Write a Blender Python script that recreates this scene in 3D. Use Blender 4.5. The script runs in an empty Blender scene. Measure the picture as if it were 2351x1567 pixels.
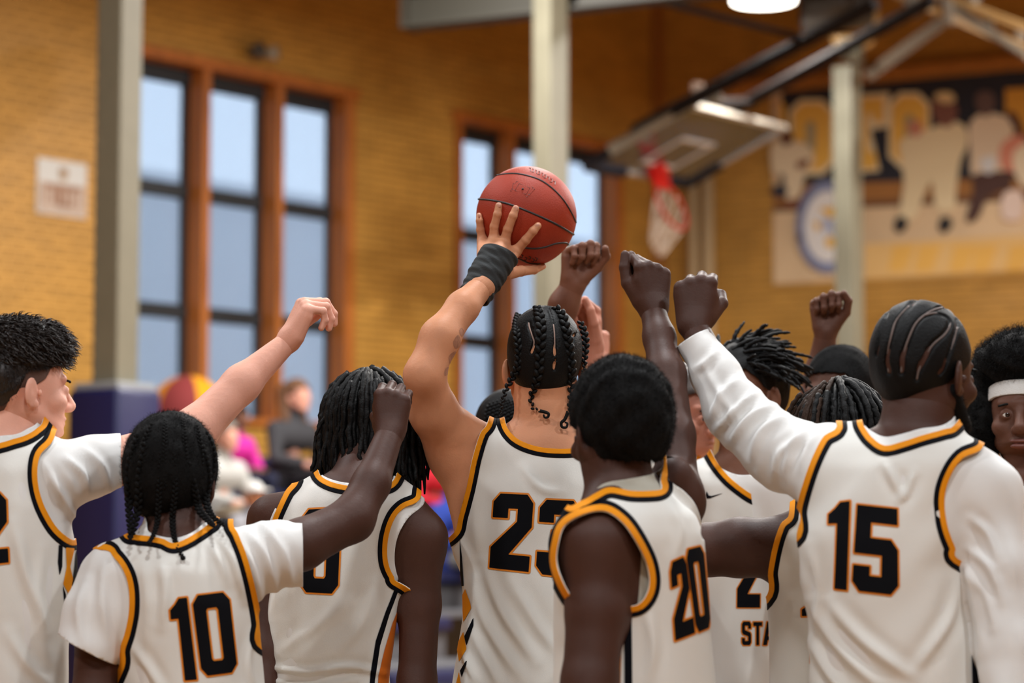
import bpy, math, random
import numpy as np
from mathutils import Vector, Matrix

# ------------------------------------------------------------------ camera
F = 5551.0; CX = 1175.5; CY = 783.5; H = 1.45
TH = math.atan((1260 - 783.5) / F)
CS, SN = math.cos(TH), math.sin(TH)
scene = bpy.context.scene
COL = scene.collection
cam_d = bpy.data.cameras.new('camera'); cam = bpy.data.objects.new('camera', cam_d); COL.objects.link(cam)
cam.location = (0, 0, H); cam.rotation_euler = (math.pi / 2 + TH, 0, 0)
cam_d.sensor_width = 36.0; cam_d.lens = 36.0 * F / 2351.0
cam_d.clip_end = 200
cam_d.dof.use_dof = True; cam_d.dof.focus_distance = 5.45; cam_d.dof.aperture_fstop = 2.3
scene.camera = cam
# ------------------------------------------------------------------ world, exposure
w = bpy.data.worlds.new('world'); scene.world = w; w.use_nodes = True
bg = w.node_tree.nodes['Background']; bg.inputs[0].default_value = (0.66, 0.80, 0.96, 1); bg.inputs[1].default_value = 3.4
scene.view_settings.view_transform = 'Standard'; scene.view_settings.look = 'None'
scene.view_settings.gamma = 1.0; scene.view_settings.use_curve_mapping = False
scene.view_settings.exposure = 0.0
LAMP_W = 130.0
LAMP_COL = (.94, .975, 1.0)      # lamps over the court
FAR_COL = (1, .965, .92)        # warmer lamps near the brick walls
# x, y, watts relative to LAMP_W
LAMPS = [(-3.4, 2.0, 1), (0.0, 1.6, 1), (3.4, 2.2, 1), (-3.2, 6.6, .9), (0.4, 6.2, 1), (4.0, 6.4, 1), (-3.0, 11.5, .35), (1.0, 11.0, 2.8), (5.2, 11.5, 3.6),
         (-0.6, 16.0, 2.6), (5.4, 16.5, 5.6), (0.2, -3.5, 1), (2.05, 19.4, .7)]
LAMP_Z = 5.62
rng = np.random.default_rng(7); random.seed(7)

def at(px, py, Y):
    """world point at forward distance Y seen at photo pixel px,py"""
    tx = (px - CX) / F; ty = (CY - py) / F; t = Y / (CS - SN * ty)
    return np.array([tx * t, Y, H + (SN + CS * ty) * t])
def proj(P):
    P = np.asarray(P); z = P[..., 1] * CS + (P[..., 2] - H) * SN; u = -P[..., 1] * SN + (P[..., 2] - H) * CS
    return CX + F * P[..., 0] / z, CY - F * u / z
def mt(px, Y): return px * Y / F
def unit(v):
    v = np.asarray(v, float); return v / np.linalg.norm(v)

# ------------------------------------------------------------------ materials
def lin(c):
    return tuple(((x / 255 / 12.92) if x / 255 <= 0.04045 else ((x / 255 + 0.055) / 1.055) ** 2.4) for x in c) + (1,)
MATS = {}
def mat(name, rgb, rough=0.6, metal=0.0, var=0.0, vscale=6.0, bump=0.0, bscale=60.0, sheen=0.0, sss=0.0, coat=0.0,
        rand=0.0, spec=0.5, stretch=None, trans=0.0, emit=0.0, sssc=(1, 0.3, 0.15)):
    if name in MATS: return MATS[name]
    m = bpy.data.materials.new(name); m.use_nodes = True; nt = m.node_tree; N = nt.nodes; L = nt.links
    b = N['Principled BSDF']; c = lin(rgb)
    b.inputs['Base Color'].default_value = c; b.inputs['Roughness'].default_value = rough
    b.inputs['Metallic'].default_value = metal; b.inputs['Specular IOR Level'].default_value = spec
    if sheen: b.inputs['Sheen Weight'].default_value = sheen
    if coat: b.inputs['Coat Weight'].default_value = coat; b.inputs['Coat Roughness'].default_value = 0.15
    if trans: b.inputs['Transmission Weight'].default_value = trans
    if emit: b.inputs['Emission Color'].default_value = c; b.inputs['Emission Strength'].default_value = emit
    if sss:
        b.inputs['Subsurface Weight'].default_value = sss; b.inputs['Subsurface Radius'].default_value = sssc
        b.inputs['Subsurface Scale'].default_value = 0.006
    src = None
    if var or rand:
        tc = N.new('ShaderNodeTexCoord'); mp = N.new('ShaderNodeMapping'); L.new(tc.outputs['Object'], mp.inputs[0])
        if stretch: mp.inputs['Scale'].default_value = stretch
        nz = N.new('ShaderNodeTexNoise'); nz.inputs['Scale'].default_value = vscale; nz.inputs['Detail'].default_value = 4
        L.new(mp.outputs[0], nz.inputs['Vector'])
        mr = N.new('ShaderNodeMapRange'); mr.inputs[1].default_value = 0.3; mr.inputs[2].default_value = 0.7
        mr.inputs[3].default_value = 1 - var; mr.inputs[4].default_value = 1 + var
        L.new(nz.outputs['Fac'], mr.inputs[0]); src = mr.outputs[0]
        if rand:
            ge = N.new('ShaderNodeNewGeometry'); oi = N.new('ShaderNodeObjectInfo')
            ad = N.new('ShaderNodeMath'); ad.operation = 'ADD'; L.new(ge.outputs['Random Per Island'], ad.inputs[0]); L.new(oi.outputs['Random'], ad.inputs[1])
            fr = N.new('ShaderNodeMath'); fr.operation = 'FRACT'; L.new(ad.outputs[0], fr.inputs[0])
            m2 = N.new('ShaderNodeMapRange'); m2.inputs[3].default_value = 1 - rand; m2.inputs[4].default_value = 1 + rand
            L.new(fr.outputs[0], m2.inputs[0])
            mu = N.new('ShaderNodeMath'); mu.operation = 'MULTIPLY'; L.new(src, mu.inputs[0]); L.new(m2.outputs[0], mu.inputs[1]); src = mu.outputs[0]
        vm = N.new('ShaderNodeVectorMath'); vm.operation = 'SCALE'; vm.inputs[0].default_value = c[:3]
        L.new(src, vm.inputs['Scale']); L.new(vm.outputs[0], b.inputs['Base Color'])
    if bump:
        tc = N.new('ShaderNodeTexCoord'); nz = N.new('ShaderNodeTexNoise'); nz.inputs['Scale'].default_value = bscale; nz.inputs['Detail'].default_value = 3
        L.new(tc.outputs['Object'], nz.inputs['Vector'])
        bp = N.new('ShaderNodeBump'); bp.inputs['Strength'].default_value = bump; bp.inputs['Distance'].default_value = 0.004
        L.new(nz.outputs['Fac'], bp.inputs['Height']); L.new(bp.outputs[0], b.inputs['Normal'])
    MATS[name] = m
    return m

# ------------------------------------------------------------------ object helpers
def tag(o, label=None, cat=None, group=None, kind=None):
    if label: o['label'] = label
    if cat: o['category'] = cat
    if group: o['group'] = group
    if kind: o['kind'] = kind
    return o
def thing(name, label, cat, loc=(0, 0, 0), group=None):
    o = bpy.data.objects.new(name, None); COL.objects.link(o); o.location = loc; o.empty_display_size = 0.1
    return tag(o, label, cat, group)
def obj(name, V, Fc, m, parent=None, smooth=False, label=None, kind=None, thick=0.0):
    """V world coordinates (n,3); Fc list or array of faces"""
    V = np.asarray(V, float); off = np.zeros(3)
    p = parent
    if p is not None:
        off = np.array(list(p['wloc']) if 'wloc' in p else list(p.location), float)
    org = off if p is not None else V.mean(0)
    me = bpy.data.meshes.new(name)
    Vl = (V - org).astype(np.float32)
    if isinstance(Fc, np.ndarray):
        n = Fc.shape[1]; me.vertices.add(len(Vl)); me.vertices.foreach_set('co', Vl.ravel())
        me.loops.add(Fc.size); me.loops.foreach_set('vertex_index', Fc.ravel().astype(np.int32))
        me.polygons.add(len(Fc)); me.polygons.foreach_set('loop_start', np.arange(0, Fc.size, n, dtype=np.int32))
        me.update(calc_edges=True)
    else:
        me.from_pydata(Vl.tolist(), [], Fc); me.update()
    if smooth: me.polygons.foreach_set('use_smooth', [True] * len(me.polygons)); me.update()
    me.materials.append(m)
    o = bpy.data.objects.new(name, me); COL.objects.link(o)
    if p is None: o.location = org
    else:
        o.parent = p; o['wloc'] = [float(x) for x in org]
    if label: o['label'] = label
    if kind: o['kind'] = kind
    if thick:
        md = o.modifiers.new('rim', 'SOLIDIFY'); md.thickness = thick; md.offset = -1; md.use_rim = True; md.use_rim_only = True
    return o
BOXF = [(0, 3, 2, 1), (4, 5, 6, 7), (0, 1, 5, 4), (1, 2, 6, 5), (2, 3, 7, 6), (3, 0, 4, 7)]
class MB:
    def __init__(s): s.V = []; s.F = []
    def add(s, V, Fc):
        n = len(s.V); s.V.extend([tuple(v) for v in V]); s.F.extend([tuple(int(i) + n for i in f) for f in Fc]); return s
    def box(s, c, sz, ax=None):
        """centre, full sizes, axes rows"""
        ax = np.eye(3) if ax is None else np.asarray(ax, float); c = np.asarray(c, float); h = np.asarray(sz) / 2.0
        q = [(-1, -1, -1), (1, -1, -1), (1, 1, -1), (-1, 1, -1), (-1, -1, 1), (1, -1, 1), (1, 1, 1), (-1, 1, 1)]
        return s.add([c + (np.array(k) * h) @ ax for k in q], BOXF)
    def bev(s, c, sz, b=0.01, ax=None):
        """bevelled box (chamfered along all edges)"""
        ax = np.eye(3) if ax is None else np.asarray(ax, float); c = np.asarray(c, float); h = np.asarray(sz) / 2.0
        import bmesh
        bm = bmesh.new(); bmesh.ops.create_cube(bm, size=1.0)
        for v in bm.verts: v.co = Vector((v.co.x * sz[0], v.co.y * sz[1], v.co.z * sz[2]))
        bmesh.ops.bevel(bm, geom=bm.edges[:], offset=b, segments=2, affect='EDGES', profile=0.6)
        bm.verts.index_update()
        Vv = [c + np.array(v.co) @ ax for v in bm.verts]; Fv = [[v.index for v in f.verts] for f in bm.faces]
        bm.free(); return s.add(Vv, Fv)
    def tube(s, pts, r, sides=8, cap=True):
        pts = np.asarray(pts, float); n = len(pts); r = np.broadcast_to(np.asarray(r, float), (n,))
        t = np.gradient(pts, axis=0); t /= np.linalg.norm(t, axis=1)[:, None] + 1e-12
        up = np.array([0, 0, 1.0]) if abs(t[0][2]) < 0.9 else np.array([1.0, 0, 0])
        u = np.cross(t[0], up); u /= np.linalg.norm(u); V = []
        for i in range(n):
            u = u - t[i] * (u @ t[i]); u /= np.linalg.norm(u) + 1e-12; v = np.cross(t[i], u)
            for k in range(sides):
                a = 2 * math.pi * k / sides; V.append(pts[i] + r[i] * (math.cos(a) * u + math.sin(a) * v))
        Fc = []
        for i in range(n - 1):
            for k in range(sides):
                k2 = (k + 1) % sides; Fc.append((i * sides + k, i * sides + k2, (i + 1) * sides + k2, (i + 1) * sides + k))
        if cap: Fc.append(tuple(range(sides))[::-1]); Fc.append(tuple((n - 1) * sides + k for k in range(sides)))
        return s.add(V, Fc)
    def ell(s, c, r, ax=None, nu=10, nv=7):
        ax = np.eye(3) if ax is None else np.asarray(ax, float); c = np.asarray(c, float); r = np.broadcast_to(np.asarray(r, float), (3,))
        V = [c + np.array([0, 0, r[2]]) @ ax]
        for j in range(1, nv):
            p = math.pi * j / nv
            for i in range(nu):
                a = 2 * math.pi * i / nu; V.append(c + (np.array([math.sin(p) * math.cos(a), math.sin(p) * math.sin(a), math.cos(p)]) * r) @ ax)
        V.append(c - np.array([0, 0, r[2]]) @ ax); Fc = []
        for i in range(nu): Fc.append((0, 1 + i, 1 + (i + 1) % nu))
        for j in range(nv - 2):
            for i in range(nu):
                a = 1 + j * nu + i; b = 1 + j * nu + (i + 1) % nu; Fc.append((a, a + nu, b + nu, b))
        z = len(V) - 1
        for i in range(nu): Fc.append((z, 1 + (nv - 2) * nu + (i + 1) % nu, 1 + (nv - 2) * nu + i))
        return s.add(V, Fc)
    def prism(s, poly, O, ex, ey, n, t):
        """flat outline poly (2d) at O + x ex + y ey, from 0 to t along n"""
        O = np.asarray(O, float); ex = np.asarray(ex, float); ey = np.asarray(ey, float); n = np.asarray(n, float)
        k = len(poly); A = [O + p[0] * ex + p[1] * ey for p in poly]
        V = A + [a + n * t for a in A]
        from mathutils.geometry import tessellate_polygon
        tris = tessellate_polygon([[Vector((p[0], p[1], 0)) for p in poly]])
        Fc = [tuple(t_) for t_ in tris] + [tuple(i + k for i in t_) for t_ in tris]
        Fc += [(i, (i + 1) % k, (i + 1) % k + k, i + k) for i in range(k)]
        return s.add(V, Fc)
    def build(s, name, m, parent=None, smooth=False, **kw):
        return obj(name, s.V, s.F, m, parent, smooth, **kw)

# ------------------------------------------------------------------ signed distance modelling
def cone(a, b, ra, rb=None):
    a = np.asarray(a, float); b = np.asarray(b, float); rb = ra if rb is None else rb; ab = b - a; L2 = ab @ ab + 1e-12
    def fn(x, y, z):
        px, py, pz = x - a[0], y - a[1], z - a[2]
        t = np.clip((px * ab[0] + py * ab[1] + pz * ab[2]) / L2, 0, 1)
        return np.sqrt((px - t * ab[0]) ** 2 + (py - t * ab[1]) ** 2 + (pz - t * ab[2]) ** 2) - (ra + (rb - ra) * t)
    R = max(ra, rb)
    return fn, np.minimum(a, b) - R, np.maximum(a, b) + R
def elli(c, r, ax=None):
    c = np.asarray(c, float); r = np.asarray(r, float); ax = np.eye(3) if ax is None else np.asarray(ax, float)
    def fn(x, y, z):
        p = (x - c[0], y - c[1], z - c[2]); q0 = 0; q1 = 0
        for i in range(3):
            u = p[0] * ax[i][0] + p[1] * ax[i][1] + p[2] * ax[i][2]
            q0 = q0 + (u / r[i]) ** 2; q1 = q1 + (u / r[i] ** 2) ** 2
        k0 = np.sqrt(q0); return k0 * (k0 - 1) / (np.sqrt(q1) + 1e-6)
    ext = np.sqrt(((ax * r[:, None]) ** 2).sum(0))
    return fn, c - ext, c + ext
def loft(rows, yaw=0.0, infl=0.0):
    """rows (z, cx, cy, halfwidth, halfdepth) any order"""
    rows = np.array(sorted(rows), float); zz = rows[:, 0]; cy_, sy_ = math.cos(yaw), math.sin(yaw)
    zs = np.linspace(zz[0], zz[-1], 160)
    R = [np.interp(zs, zz, rows[:, i]) for i in range(1, 5)]
    ker = np.hanning(13); ker /= ker.sum()
    R = [np.convolve(np.pad(r, 6, mode='edge'), ker, 'valid') for r in R]
    def fn(x, y, z):
        cx, cy, wd, dp = (np.interp(z, zs, r) for r in R)
        wd = wd + infl; dp = dp + infl
        dx = x - cx; dy = y - cy; u = dx * cy_ + dy * sy_; v = -dx * sy_ + dy * cy_
        q = np.sqrt((u / wd) ** 2 + (v / dp) ** 2); g = np.sqrt((u / wd ** 2) ** 2 + (v / dp ** 2) ** 2) + 1e-4
        d = q * (q - 1) / g
        return np.maximum(d, np.maximum(z - zz[-1] - infl, zz[0] - z))
    W = rows[:, 3].max() + abs(infl) + 0.02
    lo = np.array([rows[:, 1].min() - W, rows[:, 2].min() - W, zz[0]]); hi = np.array([rows[:, 1].max() + W, rows[:, 2].max() + W, zz[-1] + infl])
    return fn, lo, hi
def sdf(prims, h, pad=0.012, lo=None, hi=None):
    """prims: list of (prim, k, op) -> (V, tris)"""
    pos = [p for p in prims if p[2] == '+']
    L = np.min([p[0][1] for p in pos], 0) - pad if lo is None else np.asarray(lo, float)
    U = np.max([p[0][2] for p in pos], 0) + pad if hi is None else np.asarray(hi, float)
    n = np.maximum(np.ceil((U - L) / h).astype(int) + 1, 3)
    ax = [L[i] + h * np.arange(n[i]) for i in range(3)]
    f = np.full(n, 0.06, np.float32)
    for (fn, a, b), k, op in prims:
        m = k + 2.5 * h
        i0 = np.clip(np.floor((a - m - L) / h).astype(int), 0, n); i1 = np.clip(np.ceil((b + m - L) / h).astype(int) + 1, 0, n)
        if np.any(i1 <= i0): continue
        sl = tuple(slice(i0[i], i1[i]) for i in range(3))
        X = ax[0][sl[0]][:, None, None]; Y = ax[1][sl[1]][None, :, None]; Z = ax[2][sl[2]][None, None, :]
        d = fn(X, Y, Z); o = f[sl]
        if op == '+':
            hh = np.maximum(k - np.abs(o - d), 0) / max(k, 1e-6); f[sl] = np.minimum(o, d) - hh * hh * k * 0.25
        else:
            d = -d; hh = np.maximum(k - np.abs(o - d), 0) / max(k, 1e-6); f[sl] = np.maximum(o, d) + hh * hh * k * 0.25
    return nets(f, L, h)
def nets(f, org, h):
    s = f < 0; nx, ny, nz = f.shape
    c = np.zeros((nx - 1, ny - 1, nz - 1), np.uint8)
    offs = [(i, j, k) for i in (0, 1) for j in (0, 1) for k in (0, 1)]
    for (i, j, k) in offs: c += s[i:nx - 1 + i, j:ny - 1 + j, k:nz - 1 + k]
    act = (c > 0) & (c < 8); idx = np.argwhere(act); n = len(idx)
    vid = np.full(act.shape, -1, np.int32); vid[act] = np.arange(n)
    val = {o: f[idx[:, 0] + o[0], idx[:, 1] + o[1], idx[:, 2] + o[2]].astype(float) for o in offs}
    acc = np.zeros((n, 3)); cnt = np.zeros(n)
    for a in offs:
        for d in range(3):
            if a[d]: continue
            b = list(a); b[d] = 1; b = tuple(b); va, vb = val[a], val[b]; m = (va < 0) != (vb < 0)
            t = np.where(m, va / np.where(m, va - vb, 1), 0)
            for q in range(3): acc[:, q] += m * (a[q] + (t if q == d else 0))
            cnt += m
    V = (acc / cnt[:, None] + idx) * h + org
    T = []
    for d in range(3):
        sl0 = [slice(None)] * 3; sl1 = [slice(None)] * 3; sl0[d] = slice(0, -1); sl1[d] = slice(1, None)
        e = s[tuple(sl0)] != s[tuple(sl1)]
        u, v = [(1, 2), (2, 0), (0, 1)][d]
        ei = np.argwhere(e); ei = ei[(ei[:, u] > 0) & (ei[:, v] > 0) & (ei[:, u] < f.shape[u] - 1) & (ei[:, v] < f.shape[v] - 1)]
        if not len(ei): continue
        ins = s[ei[:, 0], ei[:, 1], ei[:, 2]]
        def g(du, dv):
            q = ei.copy(); q[:, u] -= du; q[:, v] -= dv; return vid[q[:, 0], q[:, 1], q[:, 2]]
        q = np.stack([g(1, 1), g(0, 1), g(0, 0), g(1, 0)], 1); q[~ins] = q[~ins][:, ::-1]
        T += [q[:, [0, 1, 2]], q[:, [0, 2, 3]]]
    return V, np.concatenate(T).astype(np.int64)
def vnorm(V, T):
    n = np.cross(V[T[:, 1]] - V[T[:, 0]], V[T[:, 2]] - V[T[:, 0]]); N = np.zeros_like(V)
    for q in range(3):
        for k in range(3): N[:, q] += np.bincount(T[:, k], n[:, q], len(V))
    return N / (np.linalg.norm(N, axis=1)[:, None] + 1e-12)
def compact(V, T, *A):
    u, inv = np.unique(T, return_inverse=True); return (V[u], inv.reshape(T.shape)) + tuple(a[u] for a in A)
def clip(V, T, g, *A):
    """keep g>=0; A: further per-vertex arrays, interpolated"""
    g = np.where(np.abs(g) < 1e-7, 1e-7, g); ins = g > 0; c = ins[T].sum(1)
    keep = T[c == 3]; arrs = [V] + list(A) + [g]; out = [keep]; newtri = []; E = []
    for cc in (1, 2):
        t = T[c == cc]
        if not len(t): continue
        i = ins[t]; lone = (i if cc == 1 else ~i).argmax(1); r = np.arange(len(t))
        a, b, d = t[r, lone], t[r, (lone + 1) % 3], t[r, (lone + 2) % 3]
        E.append((cc, a, b, d))
    base = len(V); pairs = []
    for cc, a, b, d in E: pairs += [np.stack([a, b], 1), np.stack([a, d], 1)]
    if pairs:
        P = np.sort(np.concatenate(pairs), 1); key = P[:, 0] * base + P[:, 1]; uq, inv = np.unique(key, return_inverse=True); inv = inv.ravel()
        i, j = uq // base, uq % base; t = g[i] / (g[i] - g[j])
        arrs = [np.concatenate([x, x[i] + (x[j] - x[i]) * (t[:, None] if x.ndim > 1 else t)]) for x in arrs]
        o = 0
        for cc, a, b, d in E:
            m = len(a); ab = base + inv[o:o + m]; ad = base + inv[o + m:o + 2 * m]; o += 2 * m
            if cc == 1: out.append(np.stack([a, ab, ad], 1))
            else: out += [np.stack([ab, b, d], 1), np.stack([ab, d, ad], 1)]
    T2 = np.concatenate(out)
    if not len(T2): return (np.zeros((0, 3)), T2) + tuple(A)
    return compact(arrs[0], T2, *arrs[1:-1])
def refine(V, T, *A):
    E = np.sort(np.concatenate([T[:, [0, 1]], T[:, [1, 2]], T[:, [2, 0]]]), 1); n = len(V)
    key = E[:, 0] * n + E[:, 1]; uq, inv = np.unique(key, return_inverse=True); inv = inv.ravel(); i, j = uq // n, uq % n
    arrs = [np.concatenate([x, (x[i] + x[j]) / 2]) for x in [V] + list(A)]
    m = len(T); ab, bc, ca = n + inv[:m], n + inv[m:2 * m], n + inv[2 * m:]
    T2 = np.concatenate([np.stack([T[:, 0], ab, ca], 1), np.stack([T[:, 1], bc, ab], 1), np.stack([T[:, 2], ca, bc], 1), np.stack([ab, bc, ca], 1)])
    return (arrs[0], T2) + tuple(arrs[1:])
def smoothpoly(P, sub=6, closed=True):
    P = np.asarray(P, float); n = len(P); out = []
    for i in range(n if closed else n - 1):
        p0, p1, p2, p3 = (P[(i + k) % n] if closed else P[min(max(i + k, 0), n - 1)] for k in (-1, 0, 1, 2))
        for t in np.linspace(0, 1, sub, endpoint=False):
            out.append(0.5 * (2 * p1 + (p2 - p0) * t + (2 * p0 - 5 * p1 + 4 * p2 - p3) * t ** 2 + (3 * p1 - p0 - 3 * p2 + p3) * t ** 3))
    if not closed: out.append(P[-1])
    return np.array(out)
def polydist(x, y, P):
    """signed distance to polygon, positive outside"""
    P = np.asarray(P, float); best = np.full(len(x), 1e9); ins = np.zeros(len(x), bool)
    for i in range(len(P)):
        a = P[i]; b = P[(i + 1) % len(P)]; e = b - a; wx = x - a[0]; wy = y - a[1]
        t = np.clip((wx * e[0] + wy * e[1]) / (e @ e + 1e-9), 0, 1)
        best = np.minimum(best, (wx - e[0] * t) ** 2 + (wy - e[1] * t) ** 2)
        cnd = ((a[1] > y) != (b[1] > y)); xi = a[0] + (y - a[1]) * e[0] / (e[1] if abs(e[1]) > 1e-9 else 1e-9)
        ins ^= cnd & (x < xi)
    d = np.sqrt(best); return np.where(ins, -d, d)
def linedist(x, y, P):
    P = np.asarray(P, float); best = np.full(len(x), 1e9); par = np.zeros(len(x)); L = np.r_[0, np.cumsum(np.linalg.norm(np.diff(P, axis=0), axis=1))]
    for i in range(len(P) - 1):
        a = P[i]; e = P[i + 1] - a; wx = x - a[0]; wy = y - a[1]; t = np.clip((wx * e[0] + wy * e[1]) / (e @ e + 1e-9), 0, 1)
        d = (wx - e[0] * t) ** 2 + (wy - e[1] * t) ** 2; m = d < best; best[m] = d[m]; par[m] = (L[i] + t[m] * (L[i + 1] - L[i])) / L[-1]
    return np.sqrt(best), par

# block digits and letters, unit box with y down: list of (outer, holes)
GL = {
 '0': ([(.16, 0), (.84, 0), (1, .1), (1, .9), (.84, 1), (.16, 1), (0, .9), (0, .1)], [[(.38, .17), (.62, .17), (.66, .2), (.66, .8), (.62, .83), (.38, .83), (.34, .8), (.34, .2)]]),
 '1': ([(.55, 0), (1, 0), (1, 1), (.42, 1), (.42, .24), (0, .24), (0, .13), (.3, .07)], []),
 '2': ([(0, .32), (0, .11), (.16, 0), (.84, 0), (1, .11), (1, .42), (.45, .8), (1, .8), (1, 1), (0, 1), (0, .72), (.62, .36), (.62, .19), (.38, .19), (.38, .32)], []),
 '3': ([(0, .3), (0, .11), (.16, 0), (.84, 0), (1, .11), (1, .4), (.88, .49), (1, .58), (1, .89), (.84, 1), (.16, 1), (0, .89), (0, .7), (.37, .7), (.37, .81), (.63, .81), (.63, .6), (.34, .58), (.34, .41), (.63, .39), (.63, .19), (.37, .19), (.37, .3)], []),
 '5': ([(0, 0), (1, 0), (1, .19), (.36, .19), (.36, .37), (.84, .37), (1, .48), (1, .89), (.84, 1), (.16, 1), (0, .89), (0, .7), (.37, .7), (.37, .81), (.63, .81), (.63, .56), (0, .56)], []),
 'S': ([(0, .11), (.16, 0), (.84, 0), (1, .11), (1, .3), (.68, .3), (.68, .17), (.32, .17), (.32, .36), (.9, .46), (1, .55), (1, .89), (.84, 1), (.16, 1), (0, .89), (0, .7), (.32, .7), (.32, .83), (.68, .83), (.68, .62), (.12, .54), (0, .44)], []),
 'T': ([(0, 0), (1, 0), (1, .17), (.66, .17), (.66, 1), (.34, 1), (.34, .17), (0, .17)], []),
 'A': ([(.3, 0), (.7, 0), (1, 1), (.68, 1), (.62, .78), (.38, .78), (.32, 1), (0, 1)], [[(.5, .25), (.59, .62), (.41, .62)]]),
}
def glyph(ch, q):
    """q = pixel corners TL,TR,BR,BL -> outer, holes in pixels"""
    q = np.asarray(q, float)
    def mp(P): return np.array([(1 - u) * (1 - v) * q[0] + u * (1 - v) * q[1] + u * v * q[2] + (1 - u) * v * q[3] for u, v in P])
    o, hs = GL[ch]; return mp(o), [mp(h_) for h_ in hs]
def gdist(x, y, G):
    d = polydist(x, y, G[0])
    for h_ in G[1]: d = np.maximum(d, -polydist(x, y, h_))
    return d
# ================================================================== THE HALL
def ray(px, py):
    tx = (px - CX) / F; ty = (CY - py) / F; return np.array([tx, CS - SN * ty, SN + CS * ty])
CAM = np.array([0, 0, H])
def hitplane(px, py, P0, n):
    d = ray(px, py); return CAM + d * (((P0 - CAM) @ n) / (d @ n))
dA = unit([0.641, 0.767, 0]); nA = unit([0.767, -0.641, 0]); Z = np.array([0, 0, 1.0])
dB = unit([0.892, -0.452, 0]); nB = unit([-0.452, -0.892, 0])
PA = at(313, 1260, 20.0); PA[2] = 0
sA = lambda P: float((np.asarray(P) - PA) @ dA)
hitA = lambda px, py, o=0.0: hitplane(px, py, PA + nA * o, nA)
PC = hitA(1512, 1260); PC[2] = 0
hitB = lambda px, py, o=0.0: hitplane(px, py, PC + nB * o, nB)
sB = lambda P: float((np.asarray(P) - PC) @ dB)
wA = lambda s, z, o=0.0: PA + dA * s + nA * o + Z * z
wB = lambda s, z, o=0.0: PC + dB * s + nB * o + Z * z
AX_A = np.array([dA, nA, Z]); AX_B = np.array([dB, nB, Z])
SC = sA(PC)
HC = 8.2
m_brick = mat('glazed tan brick', (204, 152, 70), rough=0.42, var=0.10, vscale=1.1, rand=0.10)
m_mortar = mat('brown mortar', (120, 82, 34), rough=0.85, var=0.1)
m_oak = mat('orange brown window wood', (184, 108, 44), rough=0.45, var=0.18, vscale=9, stretch=(1, 1, 0.15))
m_dark = mat('dark steel sash', (36, 40, 44), rough=0.5)
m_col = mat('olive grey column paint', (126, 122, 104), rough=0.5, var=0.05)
m_floor = mat('maple floor boards', (158, 118, 76), rough=0.35, var=0.12, vscale=5, stretch=(0.3, 4, 1))
m_ceil = mat('dark brown roof deck', (74, 42, 26), rough=0.8, var=0.15)
m_white = mat('white painted metal', (222, 220, 214), rough=0.5)

# ---- window openings on wall A (s0, s1, z0, z1)
zt = hitA(560, 165)[2]; zb = hitA(628, 972)[2]
w1 = [sA(hitA(p, 600)) for p in (284, 466, 636, 797)]
w2a = [sA(hitA(p, 600)) for p in (1050, 1172)]; st = w2a[1] - w2a[0]
w2 = [w2a[0], w2a[1], sA(hitA(1292, 600)), sA(hitA(1418, 600))]
OPEN = [(w1[0] - .06, w1[3] + .07, zb, zt), (w2[0] - .06, w2[3] + .07, zb, zt)]
def wall_mesh(name, wf, s0, s1, z1, opens, t=0.3):
    m = MB(); cuts = sorted([s0, s1] + [o for q in opens for o in q[:2]])
    axx = AX_A if wf is wA else AX_B
    for a, b in zip(cuts[:-1], cuts[1:]):
        op = [q for q in opens if q[0] <= a + 1e-6 and q[1] >= b - 1e-6]
        for (za, zb_) in ([(0, op[0][2]), (op[0][3], z1)] if op else [(0, z1)]):
            m.box(wf((a + b) / 2, (za + zb_) / 2, -t / 2), (b - a, t, zb_ - za), axx)
    o = m.build(name, m_mortar); tag(o, kind='structure'); return o
wallA = wall_mesh('wall_left', wA, -9.0, SC + 0.3, HC, OPEN)
wallB = wall_mesh('wall_back', wB, -0.3, 11.5, HC, [])
# bricks: the nearest 300 of each wall one by one, the rest joined
BW, BH, BD = 0.215, 0.068, 0.018
def bricks(parent, wf, axx, s0, s1, z0, z1, opens, vis):
    rows = []
    j = 0; z = z0
    while z < z1:
        s = s0 + (0.5 * BW if j % 2 else 0)
        while s < s1:
            a_, b_ = s, s + BW
            for q in opens:
                if q[2] - BH < z < q[3]:
                    if a_ >= q[0] and b_ <= q[1]: b_ = a_
                    elif a_ < q[0] < b_: b_ = q[0]
                    elif a_ < q[1] < b_: a_ = q[1]
            if b_ - a_ > .03: rows.append(((a_ + b_) / 2, z + BH / 2, b_ - a_))
            s += BW
        z += BH; j += 1
    P = np.array([wf(a, b, BD / 2 - 0.004) for a, b, _ in rows]); px, py = proj(P)
    full = np.array([r[2] > BW - .001 for r in rows]); see = full & (px > -20) & (px < 2371) & (py > -20) & (py < 1200) & (P[:, 1] > 1)
    order = np.argsort(np.where(see, P[:, 1], 1e3))[:300] if vis else []
    single = set(order.tolist() if vis else [])
    m = MB(); one = None
    for i, p in enumerate(P):
        if i in single:
            if one is None:
                k = MB(); k.box((0, 0, 0), (BW - .009, BD, BH - .009), axx); one = bpy.data.meshes.new('brick'); one.from_pydata(k.V, [], k.F); one.materials.append(m_brick)
            o = bpy.data.objects.new('brick', one); COL.objects.link(o); o.parent = parent; o.location = p - np.array(parent.location)
        else:
            wid = rows[i][2] - .009; jit = rng.normal(0, .0012)
            m.box(p + axx[1] * jit, (wid, BD, BH - .009), axx)
    o = m.build('brick_courses', m_brick, parent, kind='stuff')
bricks(wallA, wA, AX_A, sA(hitA(-60, 600)), SC, 1.9, 7.3, OPEN, True)
bricks(wallB, wB, AX_B, 0.0, 9.5, 1.0, 7.3, [], True)
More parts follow.
